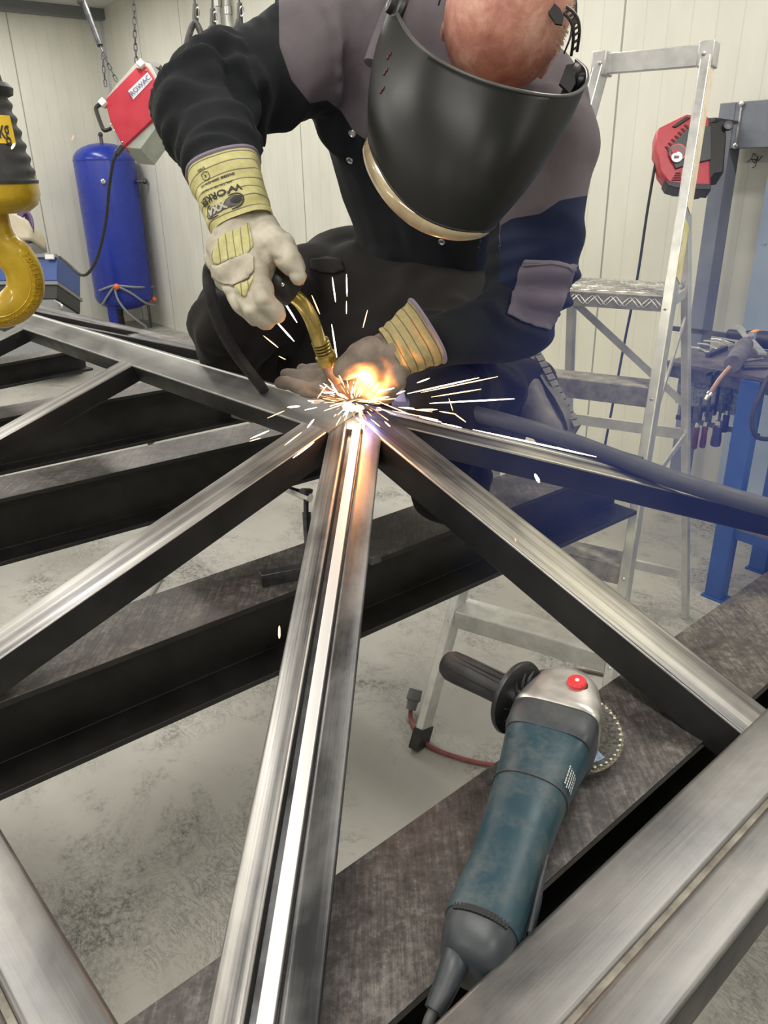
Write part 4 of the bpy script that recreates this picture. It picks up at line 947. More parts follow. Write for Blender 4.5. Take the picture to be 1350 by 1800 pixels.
# hook: round bar swept along a curve in the plane facing the camera
hn = V((ray(0, 400).x, ray(0, 400).y, 0)).normalized()
hk = [(-14, 366, .0235), (-8, 400, .0240), (3, 428, .0270), (24, 449, .0300), (42, 478, .0300), (44, 512, .0300), (24, 538, .0295), (-6, 548, .028), (-38, 536, .026), (-60, 505, .022), (-68, 470, .017), (-64, 445, .010)]
pts = spline([hv(x, y) for x, y, r in hk], 6)
rs = []
for i in range(len(hk)-1):
    for k in range(6): rs.append(lerp(hk[i][2], hk[i+1][2], k/6))
rs.append(hk[-1][2])
rings = []
for i, p in enumerate(pts):
    t_ = (pts[min(i+1, len(pts)-1)]-pts[max(i-1, 0)]).normalized(); s_ = t_.cross(hn).normalized()
    rings.append([p+s_*rs[i]*1.12*cos(q)+hn*rs[i]*.86*sin(q) for q in [2*pi*j/24 for j in range(24)]])
mb = MB(); mb.rings(rings); hkm = mb.build('hook', M_HY, HB, angle=70)
# raised rim and cast-in lettering round the outside of the bend
def rimp(i, w, out): 
    p = pts[i]; t_ = (pts[min(i+1, len(pts)-1)]-pts[max(i-1, 0)]).normalized(); s_ = t_.cross(hn).normalized(); c = (hv(10, 500)-p); s_ = -s_ if s_.dot(c) > 0 else s_
    return p+s_*rs[i]*1.12*w-hn*rs[i]*.86*out, t_, s_
mb = MB(); mb.tube([rimp(i, .22, .965)[0] for i in range(19, 47)], .0012, 6); mb.build('raised_rim', M_HY, hkm)
chars = 'H0211T6I0U8R401048C0C02'
ii = [20+i*(26/len(chars)) for i in range(len(chars))]
for ch, f_ in zip(chars, ii):
    i = int(f_); p, t_, s_ = rimp(i, .58, .80); p2, _, _ = rimp(min(i+1, len(pts)-1), .58, .80); p = lerp(p, p2, f_-i)
    nn = (-hn*.8+s_*.55).normalized(); up_ = (s_-nn*s_.dot(nn)).normalized(); rt_ = t_
    mb = MB(); add_text(mb, ch, .017, lambda x, y: p-rt_*x*(-1 if False else 1)*1+(-up_)*y*1+nn*.0010, 0, .0007)
    b_ = mb.build('cast_letter', M_HY, hkm, smooth=False); s2 = b_.modifiers.new('solid', 'SOLIDIFY'); s2.thickness = .0022; s2.offset = 0
# rating plate
mb = MB(); gw = lambda x, z: None
def grip_pt(dx, z, lift=.0012):
    r_ = lerp(.0870, .0655, (z-zb_-.008)/(zt-zb_-.02)); fc = V((ray(0, 240).x, ray(0, 240).y, 0)).normalized(); sd = V((fc.y, -fc.x, 0)); q = dx/r_
    return ax+HZ*z+(-fc*cos(q)+sd*sin(q))*(r_+lift)
z0, z1 = hz(255), hz(206)
rg = [[grip_pt(lerp(-.05, .067, i/14), z) for i in range(15)] for z in (z0, z1)]
mb = MB(); mb.rings(rg, 0, False, False); pl = mb.build('rating_plate', mat('yellow_plate', (.80, .52, .02), .4), HB)
mb = MB(); add_text(mb, 'kg', .040, lambda x, y: grip_pt(.046+x*.60, lerp(z0, z1, .48)+y*1.1, .0022), 0, .0004); mb.build('plate_lettering', mat('black_letters', (.02, .02, .02), .5), pl)
# ============================================================ THE WELDER
def cloth(name, c1, c2, bs=.25):
    m, t, b = nt(name); tc = t.nodes.new('ShaderNodeTexCoord').outputs['Object']
    f = nz(t, tc, 9, 5); t.links.new(ramp(t, f, [(.3, c1), (.7, c2)]), b.inputs['Base Color']); b.inputs['Roughness'].default_value = .88
    b.inputs['Specular IOR Level'].default_value = .25; b.inputs['Sheen Weight'].default_value = .03
    bump(t, b, nz(t, tc, 700, 2), bs, .0006); return m
M_CBLK = cloth('black_work_cloth', (.012, .014, .016), (.022, .024, .027))
M_CGRY = cloth('mauve_grey_work_cloth', (.115, .098, .115), (.155, .135, .152))
M_CNAVY = cloth('navy_work_cloth', (.014, .020, .045), (.022, .030, .062))
M_TRO = cloth('dark_trouser_cloth', (.009, .008, .0075), (.017, .015, .014))
M_SKIN = None
def skin_mat():
    m, t, b = nt('flushed_skin'); tc = t.nodes.new('ShaderNodeTexCoord').outputs['Object']
    f = nz(t, tc, 20, 7, .72, .3); t.links.new(ramp(t, f, [(.32, (.34, .13, .10)), (.5, (.50, .225, .17)), (.68, (.68, .40, .31))]), b.inputs['Base Color'])
    b.inputs['Roughness'].default_value = .45; b.inputs['Subsurface Weight'].default_value = .15; b.inputs['Subsurface Radius'].default_value = (.01, .004, .002)
    b.inputs['Subsurface Scale'].default_value = .5
    bump(t, b, nz(t, tc, 120, 5, .7), .25, .001); return m
M_SKIN = skin_mat()
def capsule_mesh(caps, n=18):
    mb = MB()
    for c in caps:
        a, ra, b, rb = c[:4]; d = b-a; L = d.length
        if L < 1e-5: d = V((0, 0, 1)); L = 1e-5
        t = d.normalized(); x, y, _ = frame_of(t, V((0, 0, 1)) if abs(t.z) < .9 else V((1, 0, 0)))
        rings = []
        for i in range(7):
            q = -pi/2+pi/2*i/6*.999+.001; rings.append((a+t*ra*sin(q), ra*cos(q)))
        for i in range(1, 7):
            q = pi/2*i/6*.999; rings.append((b+t*rb*sin(q), rb*cos(q)))
        mb.rings([[p+x*max(r, 1e-4)*cos(2*pi*j/n)+y*max(r, 1e-4)*sin(2*pi*j/n) for j in range(n)] for p, r in rings])
    return mb
def fuse(name, caps, voxel, mats, parent, smooth_it=8, disp=None, matfn=None, extra=None, angle=180, post=2):
    """one continuous surface over a set of tapered limbs, then folds pushed in along the normals"""
    mb = capsule_mesh(caps)
    if extra: extra(mb)
    me = bpy.data.meshes.new('tmp'); me.from_pydata([tuple(p) for p in mb.v], [], mb.f); o = bpy.data.objects.new('tmp', me); COL.objects.link(o); fix_normals(me)
    r = o.modifiers.new('r', 'REMESH'); r.mode = 'VOXEL'; r.voxel_size = voxel; r.adaptivity = 0
    s = o.modifiers.new('s', 'SMOOTH'); s.factor = .6; s.iterations = smooth_it
    dg = bpy.context.evaluated_depsgraph_get(); m2 = bpy.data.meshes.new_from_object(o.evaluated_get(dg))
    bpy.data.objects.remove(o); bpy.data.meshes.remove(me)
    if disp:
        ns = [v.normal.copy() for v in m2.vertices]; cs = [v.co.copy() for v in m2.vertices]
        for v, c, n_ in zip(m2.vertices, cs, ns): v.co = c+n_*disp(c, n_)
        m2.update()
        bm = bmesh.new(); bm.from_mesh(m2)
        for _ in range(post): bmesh.ops.smooth_vert(bm, verts=bm.verts, factor=.5, use_axis_x=True, use_axis_y=True, use_axis_z=True)
        bm.to_mesh(m2); bm.free()
    for m in (mats if isinstance(mats, (list, tuple)) else [mats]): m2.materials.append(m)
    if matfn:
        for p in m2.polygons: p.material_index = matfn(p.center)
    off = world_loc(parent)
    m2.transform(Matrix.Translation(-off)); m2.name = name
    m2.polygons.foreach_set('use_smooth', [True]*len(m2.polygons))
    o = bpy.data.objects.new(name, m2); COL.objects.link(o); o.parent = parent
    return o
def seg_t(p, a, b):
    d = b-a; t = max(0, min(1, (p-a).dot(d)/d.length_squared)); return t, (a+d*t-p).length
def chaincaps(pts, rs): return [(pts[i], rs[i], pts[i+1], rs[i+1]) for i in range(len(pts)-1)]

MAN = thing('person', P(700, 560, 1.8), 'person in dark work jacket crouching over the frame behind a black shield, holding the torch', 'person')
# joints (image left is the worker's right side)
SR, ER, WR = P(590, 78, 1.50), P(360, 178, 1.36), P(398, 318, 1.24)
SL, EL, WL = P(962, 262, 1.36), P(918, 560, 1.42), P(770, 596, 1.33)
NECK = P(770, 60, 1.40); CHEST = P(720, 230, 1.62); BELLY = P(715, 430, 1.80); HIP = P(700, 520, 1.95)
HRt, HLt = P(610, 500, 1.95), P(800, 500, 1.95)
KR_, AR = P(402, 574, 1.72), P(470, 700, 1.98)
KL, AL = P(770, 700, 1.50), P(935, 680, 1.72)
TOER = P(430, 720, 1.9)
HEADC = P(884, 45, 1.13)

def ridge(v): return math.exp(-(v*4.2)**2)
def wrinkle(p, s1=.006, s2=.0025):
    return s1*noise.noise(p*6.0)+s2*noise.noise(p*15.0+V((3, 1, 7)))+s1*.9*(ridge(noise.noise(V((p.x*7, p.y*7, p.z*4.0))+V((5, 2, 9))))-.35)
def folds(p, a, b, cen, wid, amp, period, tw=V((0, 0, 0))):
    d = (b-a); d.normalize(); x = (p-a).dot(d); r = (p-a)-d*x
    g = math.exp(-((x-cen)/wid)**2); x += .5*(p-a).dot(tw)
    h = ridge(noise.noise(V((x/period*1.15, r.dot(VIEWX)*7, r.z*7))+tw*9))-.3
    return amp*g*h*1.5
arms = [(SR, .112, lerp(SR, ER, .5), .093), (lerp(SR, ER, .5), .093, ER, .074), (ER, .074, lerp(ER, WR, .45), .068), (lerp(ER, WR, .45), .068, lerp(ER, WR, .96), .048),
        (SL, .088, lerp(SL, EL, .45), .082), (lerp(SL, EL, .45), .082, EL, .062), (EL, .062, WL, .052)]
torso = [(P(700, 40, 1.55), .150, P(690, 230, 1.66), .145), (P(690, 230, 1.66), .145, P(730, 420, 1.80), .135), (P(850, 150, 1.52), .130, P(790, 330, 1.66), .130), (P(790, 330, 1.66), .13, P(770, 440, 1.80), .13),
         (P(620, -40, 1.62), .12, P(820, 0, 1.56), .13), (P(640, 70, 1.50), .115, P(650, 180, 1.58), .12), (P(900, 150, 1.45), .10, SL, .09),
         (P(730, 420, 1.80), .14, P(700, 540, 1.95), .14), (P(770, 60, 1.45), .085, P(740, 120, 1.5), .11)]
def seen(c): lc = ROT.transposed() @ (c-CAM); return CX-FPX*lc.x/lc.z, CY+FPX*lc.y/lc.z
def polyd(x, y, pl):
    """signed distance to an open seam line, positive on its left-hand side"""
    best = None
    for (x1, y1), (x2, y2) in zip(pl, pl[1:]):
        L2 = (x2-x1)**2+(y2-y1)**2; t = ((x-x1)*(x2-x1)+(y-y1)*(y2-y1))/L2; t = max(0, min(1, t))
        dx, dy = x-x1-(x2-x1)*t, y-y1-(y2-y1)*t; d = dx*dx+dy*dy; sg = (x2-x1)*(y-y1)-(y2-y1)*(x-x1)
        if best is None or d < best[0]: best = (d, sg)
    return sqrt(best[0])*(1 if best[1] > 0 else -1)
SEAM1 = [(500, -120), (490, 0), (491, 80), (512, 140), (545, 182), (575, 176), (600, 196), (622, 232), (660, 256), (760, 300), (880, 330), (1000, 600)]
SEAM2 = [(700, 430), (870, 402), (900, 384), (950, 376), (985, 352), (1030, 344), (1100, 340)]
def jpan(c):
    x, y = seen(c); t, d = seg_t(c, SL, EL); t2, d2_ = seg_t(c, EL, WL)
    left = (c-SL).dot(VIEWX) > -.085
    a = -polyd(x, y, SEAM1)            # mauve above / right of the armhole and yoke seam
    if left and y > 150: a = 50
    if d2_ < .085 and d2_ < d: a = -20
    n = polyd(x, y, SEAM2) if left else -50
    return a, n
def jdisp(c, n_):
    d = wrinkle(c, .010, .004)
    tR, dR = seg_t(c, SR, ER); tR2, dR2 = seg_t(c, ER, WR); LU, LF = (ER-SR).length, (WR-ER).length
    if dR < .13: d += folds(c, SR, ER, LU*.95, .11, .017, .055, V((.3, .1, .5)))+folds(c, SR, ER, LU*.1, .06, .006, .05)
    if dR2 < .11: d += folds(c, ER, WR, .03, .090, .018, .05, V((.1, .2, -.3)))+folds(c, ER, WR, LF*.8, .05, .008, .04)
    tL, dL = seg_t(c, SL, EL)
    if dL < .12: d += folds(c, SL, EL, (EL-SL).length*.9, .10, .014, .05, V((.4, 0, .2)))
    if d is not None and dR > .1 and dL > .1 and dR2 > .1:      # drapes hanging down the chest and over the shoulder
        u = (c-P(600, 100, 1.5)).dot(VIEWX); d += .012*(ridge(noise.noise(V((u*16, c.y*3, c.z*2.2))))-.3)*max(0, min(1, (c.z-P(600, 330, 1.6).z)/.15))
    return d
def jacket_mat():
    m, t, b = nt('jacket_cloth'); tc = t.nodes.new('ShaderNodeTexCoord').outputs['Object']
    f = nz(t, tc, 9, 5); fine = nz(t, tc, 60, 4, .8)
    def pair(c1, c2): return ramp(t, f, [(.3, c1), (.7, c2)])
    def att(n): q = t.nodes.new('ShaderNodeAttribute'); q.attribute_name = n; return mth(t, 'GREATER_THAN', q.outputs['Fac'], 0.0)
    c = mixc(t, att('yoke'), pair((.010, .012, .014), (.020, .022, .025)), pair((.115, .098, .112), (.160, .138, .155)))
    c = mixc(t, att('lower_sleeve'), c, pair((.012, .017, .042), (.020, .028, .062)))
    t.links.new(c, b.inputs['Base Color']); b.inputs['Roughness'].default_value = .9; b.inputs['Specular IOR Level'].default_value = .2; b.inputs['Sheen Weight'].default_value = .03
    bump(t, b, mth(t, 'ADD', nz(t, tc, 700, 2), mth(t, 'MULTIPLY', fine, .6)), .3, .0008); return m
jk = fuse('work_jacket', arms+torso, .0075, [jacket_mat()], MAN, 5, jdisp, post=1)
_off = world_loc(MAN); A1 = jk.data.attributes.new('yoke', 'FLOAT', 'POINT'); A2 = jk.data.attributes.new('lower_sleeve', 'FLOAT', 'POINT')
for i, v in enumerate(jk.data.vertices):
    y_, n_ = jpan(v.co+_off); A1.data[i].value = y_; A2.data[i].value = min(n_, y_) if y_ < 0 else n_
legs = [(HRt, .135, lerp(HRt, KR_, .55), .112), (lerp(HRt, KR_, .55), .112, KR_, .082), (KR_, .082, lerp(KR_, AR, .5), .075), (lerp(KR_, AR, .5), .075, AR, .055),
        (HLt, .14, lerp(HLt, KL, .5), .115), (lerp(HLt, KL, .5), .115, KL, .082), (KL, .080, lerp(KL, AL, .5), .075), (lerp(KL, AL, .5), .075, AL, .060), (HRt, .14, HLt, .14), (KL, .080, FZ(792, 868, ZB+.085), .068), (P(555, 600, 1.88), .105, P(760, 590, 1.74), .11), (P(640, 520, 1.85), .13, P(760, 560, 1.75), .12)]
def tdisp(c, n_):
    d = wrinkle(c, .009, .004)
    d += folds(c, HRt, KR_, (KR_-HRt).length*.9, .14, .016, .06, V((.4, .1, .3)))+folds(c, HLt, KL, (KL-HLt).length*.9, .14, .014, .055, V((.2, .3, .1)))
    return d
TROU = fuse('work_trousers', legs, .0095, M_TRO, MAN, 6, tdisp)
# body under the clothes: one continuous figure with head and neck
fwd_cam = (CAM-HEADC).normalized()
HXr = (VIEWX*cos(radians(21))-VIEWUP*sin(radians(21)))            # head's left-to-right axis as seen from the camera
HXr = (HXr-fwd_cam*HXr.dot(fwd_cam)).normalized()
HU0 = fwd_cam.cross(HXr).normalized(); HU0 = HU0 if HU0.z > 0 else -HU0
tl = radians(60)
HF = (fwd_cam*cos(tl)-HU0*sin(tl)).normalized(); HU = (HU0*cos(tl)+fwd_cam*sin(tl)).normalized(); HX = HXr
def hp3(x, y, z): return HEADC+HX*x+HU*y+HF*z                      # head frame: right, up to the crown, out of the face
def headbits(mb):
    mb.sphere(hp3(0, .020, -.010), (.090, .100, .112), 26, 0, (HX, HU, HF))      # skull
    mb.sphere(hp3(0, -.045, .030), (.062, .080, .062), 18, 0, (HX, HU, HF))      # face
    mb.sphere(hp3(0, -.115, .048), (.030, .024, .028), 12, 0, (HX, HU, HF))      # chin
    mb.sphere(hp3(0, -.010, .080), (.052, .014, .016), 10, 0, (HX, HU, HF))       # brow
    mb.tube([hp3(0, .0, .088), hp3(0, -.022, .104), hp3(0, -.042, .112)], [.009, .012, .016], 10)   # nose
    for s in (-1, 1):
        mb.sphere(hp3(s*.014, -.046, .100), .009, 8)
        mb.sphere(hp3(s*.080, -.060, .0), (.010, .028, .018), 10, 0, (HX, HU, HF))   # ears
        mb.sphere(hp3(s*.036, -.050, .056), .022, 10)                                     # cheeks
    mb.sphere(hp3(0, -.074, .090), (.026, .006, .009), 8, 0, (HX, HU, HF)); mb.sphere(hp3(0, -.086, .088), (.022, .007, .009), 8, 0, (HX, HU, HF))
nk0 = hp3(0, -.03, -.06); nk1 = lerp(P(860, 0, 1.52), CHEST, .25)
bodycaps = [(nk0, .050, nk1, .068), (P(640, 40, 1.56), .09, P(900, 150, 1.48), .08), (CHEST, .11, BELLY, .11), (nk1, .07, CHEST, .10), (BELLY, .11, HIP, .12),
    (SR, .06, ER, .048), (ER, .048, WR, .032), (SL, .055, EL, .044), (EL, .042, WL, .030), (HIP, .11, HRt, .10), (HIP, .11, HLt, .10), (HRt, .10, KR_, .06), (KR_, .058, AR, .038),
    (HLt, .10, KL, .06), (KL, .058, AL, .040)]
for (w, dirs) in ((WR, P(425, 430, 1.20)), (WL, P(665, 650, 1.27))):
    bodycaps += [(w, .030, dirs, .026)]
body = fuse('body', bodycaps, .0065, M_SKIN, MAN, 3, None, None, headbits)
# eyes closed behind the shield would never be seen; lids and lips stay in the sculpted face
# thin cropped hair at the back and sides
mb = MB(); random.seed(11)
M_HAIR = mat('cropped_grey_fair_hair', (.50, .36, .24), .6)
for i in range(3200):
    a_ = random.uniform(0, 2*pi); yy = random.uniform(-.9, .55); rr_ = sqrt(1-yy*yy)
    x_, z_ = cos(a_)*rr_, sin(a_)*rr_
    if z_ > .42-.5*max(0, x_)**2*0+(.12*noise.noise(V((x_*4, yy*4, 0))))-.45*(1-max(0, x_)): continue
    p = hp3(x_*.0905, .020+yy*.1005, -.010+z_*.1125); n_ = (p-hp3(0, .020, -.010)).normalized(); t_ = (-HU*.8+HF*-.2+n_*.35).normalized()
    mb.tube([p-n_*.002, p+t_*.003+n_*.0006, p+t_*.007+n_*.0008], [.0005, .00045, .00015], 3)
h_ = mb.build('cropped_hair', M_HAIR, MAN); h_['kind'] = 'stuff'
# collar and snap buttons, sleeve pocket
mb = MB(); rg = []
for i in range(17):
    q = radians(200+140*i/16)
cpts = spline([P(654, 112, 1.36), P(668, 70, 1.36), P(690, 15, 1.37), P(720, -50, 1.4)], 6)
mb = MB(); mb.tube([cpts[0]-(cpts[1]-cpts[0])*.3]+cpts, [.008]+[.015]*len(cpts), 14); mb.build('jacket_collar', M_CGRY, MAN)
def snap(px, py, k, nm='snap_button'):
    c = P(px, py, k); n_ = (CAM-c).normalized(); mb = MB()
    mb.lathe(c, n_, [(0, .0062), (.002, .0068), (.003, .0055), (.0022, .0040), (.0016, .0035)], 18); mb.build(nm, mat('silver_ring_snap', (.6, .6, .6), .3, .9), MAN)

# ------------------------------------------------------------ welding shield
M_SHIELD = noisy('scuffed_black_shield', (.006, .0065, .0065), (.010, .0105, .0105), 5, (.36, .46), 0, .02, .0004, 5, .22)
M_SHIN = noisy('shield_inner_lens', (.33, .32, .20), (.45, .43, .30), 8, (.2, .4), 0, .05, .0005, 4)
nu, nv = 60, 26
TOPC = [(712, -45, 1.19), (694, 0, 1.13), (708, 45, 1.07), (745, 88, 1.015), (800, 122, .985), (870, 149, .972), (945, 166, .985), (1000, 168, 1.02), (1030, 150, 1.07), (1032, 124, 1.12), (1014, 106, 1.17)]
BOTC = [(652, 236, 1.18), (648, 246, 1.135), (660, 282, 1.09), (690, 332, 1.05), (735, 376, 1.022), (785, 400, 1.008), (830, 408, 1.01), (858, 406, 1.03), (872, 394, 1.07), (868, 378, 1.12), (850, 350, 1.17)]
TOPS, BOTS = spline([P(*q) for q in TOPC], 12), spline([P(*q) for q in BOTC], 12)
SC0 = lerp(P(865, 70, 1.16), P(770, 300, 1.17), .5)
def sh(u, v, o=0.0):
    """u -1..1 around, v 0 top .. 1 chin"""
    f_ = (u+1)/2*(len(TOPS)-1); i = min(int(f_), len(TOPS)-2); fr_ = f_-i
    a, b_ = lerp(TOPS[i], TOPS[i+1], fr_), lerp(BOTS[i], BOTS[i+1], fr_)
    p = lerp(a, b_, v); c = lerp(P(865, 95, 1.17), P(770, 330, 1.17), v); n_ = (p-c).normalized()
    return p+n_*(.016*sin(pi*v)+.010*max(0, v-.6)*sin(pi*v)+o)
def shell(mb, o0, o1, u0=-1, u1=1, v0=0, v1=1, nu=nu, nv=nv):
    g0 = [[sh(lerp(u0, u1, i/nu), lerp(v0, v1, j/nv), o0) for i in range(nu+1)] for j in range(nv+1)]
    g1 = [[sh(lerp(u0, u1, i/nu), lerp(v0, v1, j/nv), o1) for i in range(nu+1)] for j in range(nv+1)]
    b = len(mb.v)
    for g in (g0, g1):
        for r in g: mb.v += r
    m = nu+1; K = m*(nv+1)
    for j in range(nv):
        for i in range(nu):
            a = b+j*m+i; mb.face([a, a+1, a+m+1, a+m]); a += K; mb.face([a+m, a+m+1, a+1, a])
    for i in range(nu):
        a = b+i; mb.face([a, a+K, a+K+1, a+1]); a = b+nv*m+i; mb.face([a+1, a+1+K, a+K, a])
    for j in range(nv):
        a = b+j*m; mb.face([a+m, a+m+K, a+K, a]); a = b+j*m+nu; mb.face([a, a+K, a+K+m, a+m])
SHD = thing('welding_shield', HEADC, 'large curved black welding shield over the worker\'s bowed face', 'welding shield')
bpy.data.objects.remove(SHD)
mb = MB(); shell(mb, -.0022, .0); SHO = mb.build('welding_shield', M_SHIELD, MAN, angle=60)
def rimt(us, v, r, nm, m, o=-.001):
    mb = MB(); mb.tube([sh(u, v, o) for u in us], r, 10); return mb.build(nm, m, SHO)
us = [-1+2*i/50 for i in range(51)]
rimt(us, 0, .0026, 'top_rim', mat('rim_grey', (.06, .06, .058), .35)); rimt(us, 1, .0024, 'bottom_rim', M_SHIELD)
# clear-amber chin lip curving out below the shell
mb = MB(); rg = []
for i in range(41):
    u = lerp(-.99, .45, i/40); w = sin(pi*min(1, max(0, i/40)))**.55
    a_ = sh(u, .985, -.001); b_ = a_+(-VIEWUP*(.012+.010*max(0, .3-u))-VIEWX*.020*max(0, -u)-VIEWB*.012)*w; HF_ = VIEWB
    rg.append([a_, lerp(a_, b_, .5)+VIEWB*.006*w, b_, b_-VIEWB*.003, lerp(a_, b_, .5)+VIEWB*.003*w])
mb.rings(rg); mb.build('chin_lip', noisy('amber_clear_lip', (.30, .22, .13), (.46, .38, .24), 12, (.12, .3), .1, 0, 0, 3, coat=.6), SHO, angle=70)
# pivots and head band
for s in (-1, 1):
    c = P(703, 18, 1.115) if s < 0 else P(1006, 142, 1.13); n_ = (HX*s*.9+VIEWB*.3).normalized()
    mb = MB(); mb.lathe(c-n_*.004, n_, [(0, .022), (.004, .024), (.010, .022), (.014, .012), (.022, .012), (.024, .008)], 20); mb.build('pivot_knob', M_BLACKP, SHO)
mb = MB(); bp = [hp3(.098*cos(q), .052+.012*sin(q), -.012+.118*sin(q)) for q in [radians(x) for x in range(-200, 21, 8)]]
def band(pts, w, th, nrm_c, nm):
    mb = MB(); rg = []
    for i, p in enumerate(pts):
        t_ = (pts[min(i+1, len(pts)-1)]-pts[max(i-1, 0)]).normalized(); n_ = (p-nrm_c); n_ = (n_-t_*n_.dot(t_)).normalized(); b_ = t_.cross(n_)
        rg.append([p+b_*w+n_*th, p-b_*w+n_*th, p-b_*w-n_*th, p+b_*w-n_*th])
    mb.rings(rg); return mb.build(nm, M_BLACKP, SHO)
band([hp3(.100*cos(q), .0+.03*sin(q), -.020+.118*sin(q)) for q in [radians(x) for x in range(-190, 11, 8)]], .011, .0012, hp3(0, 0, 0), 'rear_head_band')
cb = spline([P(955, -30, 1.07), P(975, 5, 1.06), P(1003, 28, 1.06), P(1012, 55, 1.07), P(1008, 95, 1.10)], 7)
rg = []
bdm = MB(); b0 = None
for side in (0, 1):
    mb2 = bdm; mb2.tube([p+(VIEWX*.7+VIEWUP*.5)*(.0075 if side else -.0045) for p in cb], .0022, 6)
band_o = bdm.build('crown_strap_edge', M_BLACKP, SHO)
for i in range(2, len(cb)-2, 2):
    mb = MB(); mb.tube([cb[i]-(VIEWX*.7+VIEWUP*.5)*.0045, cb[i]+(VIEWX*.7+VIEWUP*.5)*.0075], .0018, 5); mb.build('strap_rung', M_BLACKP, SHO)
mb = MB(); mb.prism([P(x, y, 1.04) for x, y in ((945, -12), (968, 2), (984, 18), (990, 30), (988, 46), (976, 44), (962, 22), (950, 8))], VIEWB*.003); mb.build('strap_end', M_BLACKP, SHO)
mb = MB(); mb.prism([P(x, y, 1.10) for x, y in ((982, 150), (994, 118), (1006, 116), (1010, 150), (1000, 168))], VIEWB*.006); mb.build('strap_bracket', M_BLACKP, SHO)
# snaps on the jacket, pocket on the sleeve, faded red print on the shield
bvj = None
def bvh_w(o):
    from mathutils.bvhtree import BVHTree
    off = world_loc(o.parent); return BVHTree.FromPolygons([v.co+off for v in o.data.vertices], [tuple(p.vertices) for p in o.data.polygons])
bvj = bvh_w(jk)
for (x, y) in ((620, 234), (616, 281), (582, 348), (777, 424)):
    h = bvj.ray_cast(CAM, ray(x, y).normalized())
    if h[0] is None: continue
    n_ = h[1] if h[1].dot(ray(x, y)) < 0 else -h[1]; c = h[0]+n_*.001; mb = MB()
    mb.lathe(c, n_, [(0, .0072), (.0022, .0078), (.0035, .0062), (.0022, .0045), (.0012, .0040), (.0012, .0005)], 20); mb.build('snap_button', mat('silver_ring_snap', (.6, .6, .6), .3, .9), MAN)
REDPTS = ((672, 160), (676, 128), (682, 100))
# ============================================================ GLOVES, TORCH, ARC
M_LEATH = noisy('worn_pale_leather', (.34, .30, .235), (.56, .52, .43), 16, (.6, .85), 0, .5, .0015, 7)
M_LEATHD = noisy('sooty_leather', (.10, .08, .065), (.27, .215, .175), 16, (.6, .85), 0, .5, .0015, 7)
def stripe_mat(name, c1, c2, line, period=.0150, ang=0.0, lw=.09):
    m, t, b = nt(name); uv = t.nodes.new('ShaderNodeTexCoord').outputs['UV']
    sx = t.nodes.new('ShaderNodeSeparateXYZ'); t.links.new(mapping(t, uv, (1, 1, 1), (0, 0, ang)), sx.inputs[0])
    wob = mth(t, 'MULTIPLY', mth(t, 'SUBTRACT', nz(t, uv, 14, 2), .5), .006)
    q = mth(t, 'FRACT', mth(t, 'DIVIDE', mth(t, 'ADD', mth(t, 'ADD', sx.outputs[0], wob), 10*period), period))
    ln = mth(t, 'LESS_THAN', mth(t, 'ABSOLUTE', mth(t, 'SUBTRACT', q, .5)), lw/2+.02)
    f = nz(t, uv, 60, 6, .7); c = ramp(t, f, [(.32, c1), (.68, c2)])
    c = mixc(t, mth(t, 'MULTIPLY', ln, .8), c, line); t.links.new(c, b.inputs['Base Color']); b.inputs['Roughness'].default_value = .85
    bump(t, b, nz(t, uv, 900, 2), .3, .0008); return m
M_CUFF = stripe_mat('yellow_striped_canvas', (.46, .42, .16), (.62, .58, .30), (.10, .075, .085))
M_CUFF2 = stripe_mat('olive_striped_canvas', (.30, .24, .11), (.42, .35, .17), (.07, .05, .05), .0135)
M_BIND = cloth('lavender_binding', (.20, .17, .23), (.27, .24, .31))
def glove_cuff(parent, A, B, wa, wb, da, db, m, xdir, flat=.9, name='cuff', bulge=None):
    """sleeve-like gauntlet from its open end A to the wrist B; xdir is its wide direction"""
    ax = (B-A); L = ax.length; ax.normalize(); X = (xdir-ax*xdir.dot(ax)).normalized(); Y = ax.cross(X)
    if Y.dot(CAM-A) < 0: Y = -Y
    n = 48
    def pt(t, q, o=0.0):
        w = lerp(wa, wb, t); d = lerp(da, db, t); k = .0035*noise.noise(V((t*5, cos(q)*1.5, sin(q)*1.5)))+.0022*sin(t*26+2*cos(q))*max(0, t-.55)*2
        e = 2.6; c, s = cos(q), sin(q)
        return A+ax*L*t+X*(w+k+o)*math.copysign(abs(c)**(2/e), c)+Y*(d+k+o)*math.copysign(abs(s)**(2/e), s)
    mb = MB(); ts = [i/22 for i in range(23)]
    outer = [[pt(t, 2*pi*j/n) for j in range(n)] for t in ts]
    us = [t*L for t in ts]; vs = [2*pi*j/n*.05 for j in range(n+1)]
    mb.rings(outer, 0, False, True, (us, vs))
    inner = [[pt(t, 2*pi*j/n, -.003) for j in range(n)] for t in ts[:8]]
    mb.rings(inner, 0, False, True, (us[:8], vs))
    cf = mb.build(name, m, parent, angle=80)
    mb = MB(); mb.tube([pt(.004, 2*pi*j/n, -.0012) for j in range(n+1)], .0036, 8, 0, False); mb.build('cuff_binding', M_BIND, parent)
    return cf, pt, L
GR = bpy.data.objects.new('work_glove', None); COL.objects.link(GR); GR.parent = MAN; GR.location = P(430, 430, 1.2)-world_loc(MAN)
GL = bpy.data.objects.new('work_glove', None); COL.objects.link(GL); GL.parent = MAN; GL.location = P(690, 620, 1.27)-world_loc(MAN)
# right-hand glove (image left)
k0, k1 = 1.215, 1.20
cA, cB = P(391, 296, k0), P(428, 402, k1)
cf, cpt, CLEN = glove_cuff(GR, cA, cB, .0585, .0500, .047, .040, M_CUFF, VIEWX*.97+VIEWUP*.20)
